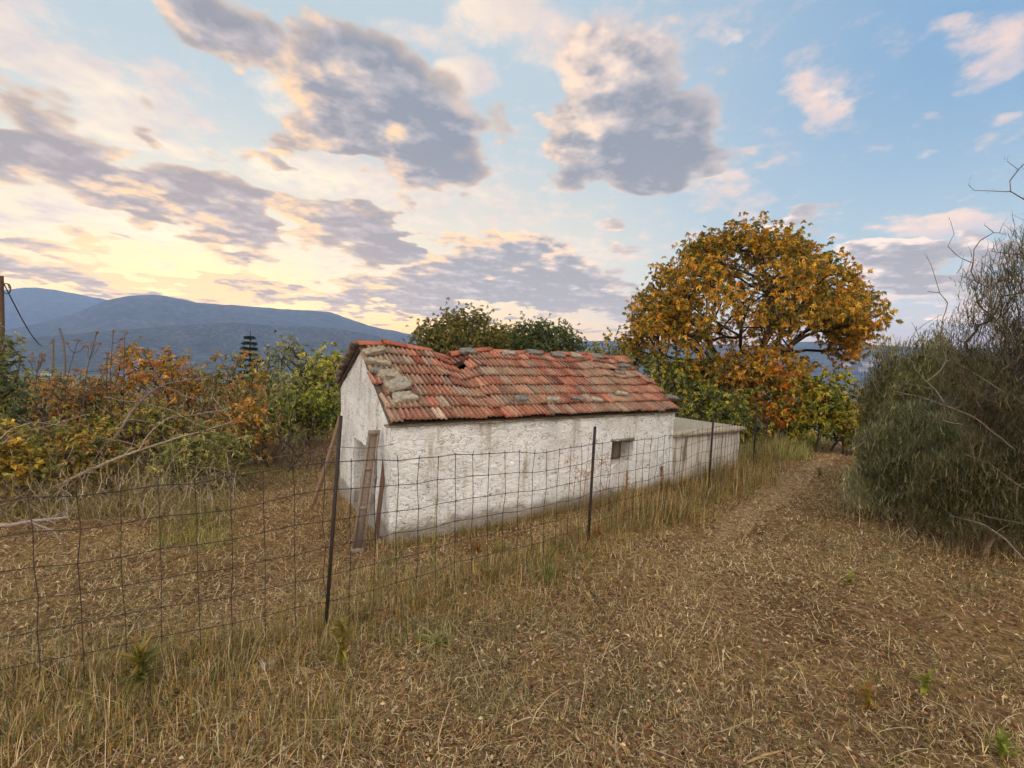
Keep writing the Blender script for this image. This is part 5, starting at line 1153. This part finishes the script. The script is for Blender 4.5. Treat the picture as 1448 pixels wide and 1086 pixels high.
weed('yellow_weed', 'bright yellow green weed at the foot of the near cottage corner', gpz(548, 800), 40, .14, .016, [lin(112, 110, 46), lin(96, 98, 44)], (1.0, .35), .5, 'weed', spread=.08)
weed('yellow_weed', 'yellow leafed weed between the orange fern and the white wall', gpz(706, 782), 40, .20, .018, [lin(124, 112, 50), lin(108, 104, 50)], (1.2, .3), .4, 'weed', spread=.05)
for k, (px, py, H, lb) in enumerate([(806, 742, 1.0, 'dry weed stalk with side shoots, leftmost of the three against the wall'), (822, 735, 1.15, 'tallest dry weed stalk close to the fence post before the white wall'), (852, 728, .85, 'dry weed stalk between the fence post and the window')]):
    p = gpz(px, py); root = empty('dry_stalk', p, lb, 'dry stalk', 'dry stalks in front of the white wall'); mb = MB(); s = np.linspace(0, 1, 10)[:, None]; t_ = p+uz*H+np.array([rng.normal()*.08, rng.normal()*.05, 0]); P = p+(t_-p)*s; c = lin(150, 118, 88); polytube(mb, P, np.linspace(.006, .002, 10), 4, c)
    ends = []
    for _ in range(9):
        q = P[int(rng.integers(3, 9))]; e = q+np.array([rng.normal()*.10, rng.normal()*.08, rng.uniform(.08, .26)]); polytube(mb, [q, (q+e)/2+rng.normal(size=3)*.015, e], [.003, .0025, .0015], 4, c, False); ends.append(e)
    mb.build('stem', M_BARK, root)
    for e in ends: mb = MB(); leaves(mb, e+rng.normal(size=(12, 3))*.018, rand_unit(12), .026, .012, pick([lin(150, 104, 66), lin(124, 86, 58)], 12, .15)); mb.build('seed_head', M_LEAF, root)
stone('field_stone', gpz(372, 947)+uz*.02, np.array([1, 0, 0]), np.array([0, 1., 0]), uz, .026, .026, .024, 401, lin(150, 138, 120), 'small round pale stone in the foreground grass, left of a pair', 'two small stones in the grass')
stone('field_stone', gpz(385, 943)+uz*.02, np.array([1, 0, 0]), np.array([0, 1., 0]), uz, .024, .024, .022, 402, lin(160, 146, 126), 'small round pale stone in the foreground grass, right of a pair', 'two small stones in the grass')
mb = MB(); polytube(mb, [gpz(1056, 1083)+uz*.02, gpz(1080, 1075)+uz*.03, gpz(1108, 1066)+uz*.02], [.006, .008, .005], 6, lin(170, 140, 100)); o = mb.build('fallen_stick', M_BARK, origin=gpz(1080, 1075)); tag(o, 'short pale stick lying at the bottom of the ground, right of centre', 'stick')
# ------------------------------------------------------------------ haze: one closed box of thin air round the scene
mb = MB(); box(mb, (-10500, -9300, -420), (21000, 0, 0), (0, 19500, 0), (0, 0, 1450), (1, 1, 1))
m, nt, out = newmat('thin_haze'); pv = N(nt, 'ShaderNodeVolumePrincipled')
pv.inputs['Color'].default_value = (.42, .60, 1.0, 1); pv.inputs['Density'].default_value = HAZE; pv.inputs['Anisotropy'].default_value = 0.0
nt.links.new(pv.outputs[0], out.inputs['Volume'])
hz = mb.build('haze', m); tag(hz, kind='stuff')
S.view_settings.view_transform = 'Standard'; S.view_settings.look = 'None'; S.view_settings.exposure = .18; S.view_settings.gamma = 1
cy = S.cycles
cy.use_adaptive_sampling = True; cy.adaptive_threshold = .02; cy.use_denoising = True
cy.max_bounces = 6; cy.diffuse_bounces = 3; cy.glossy_bounces = 2; cy.transmission_bounces = 3; cy.transparent_max_bounces = 8; cy.volume_bounces = 1
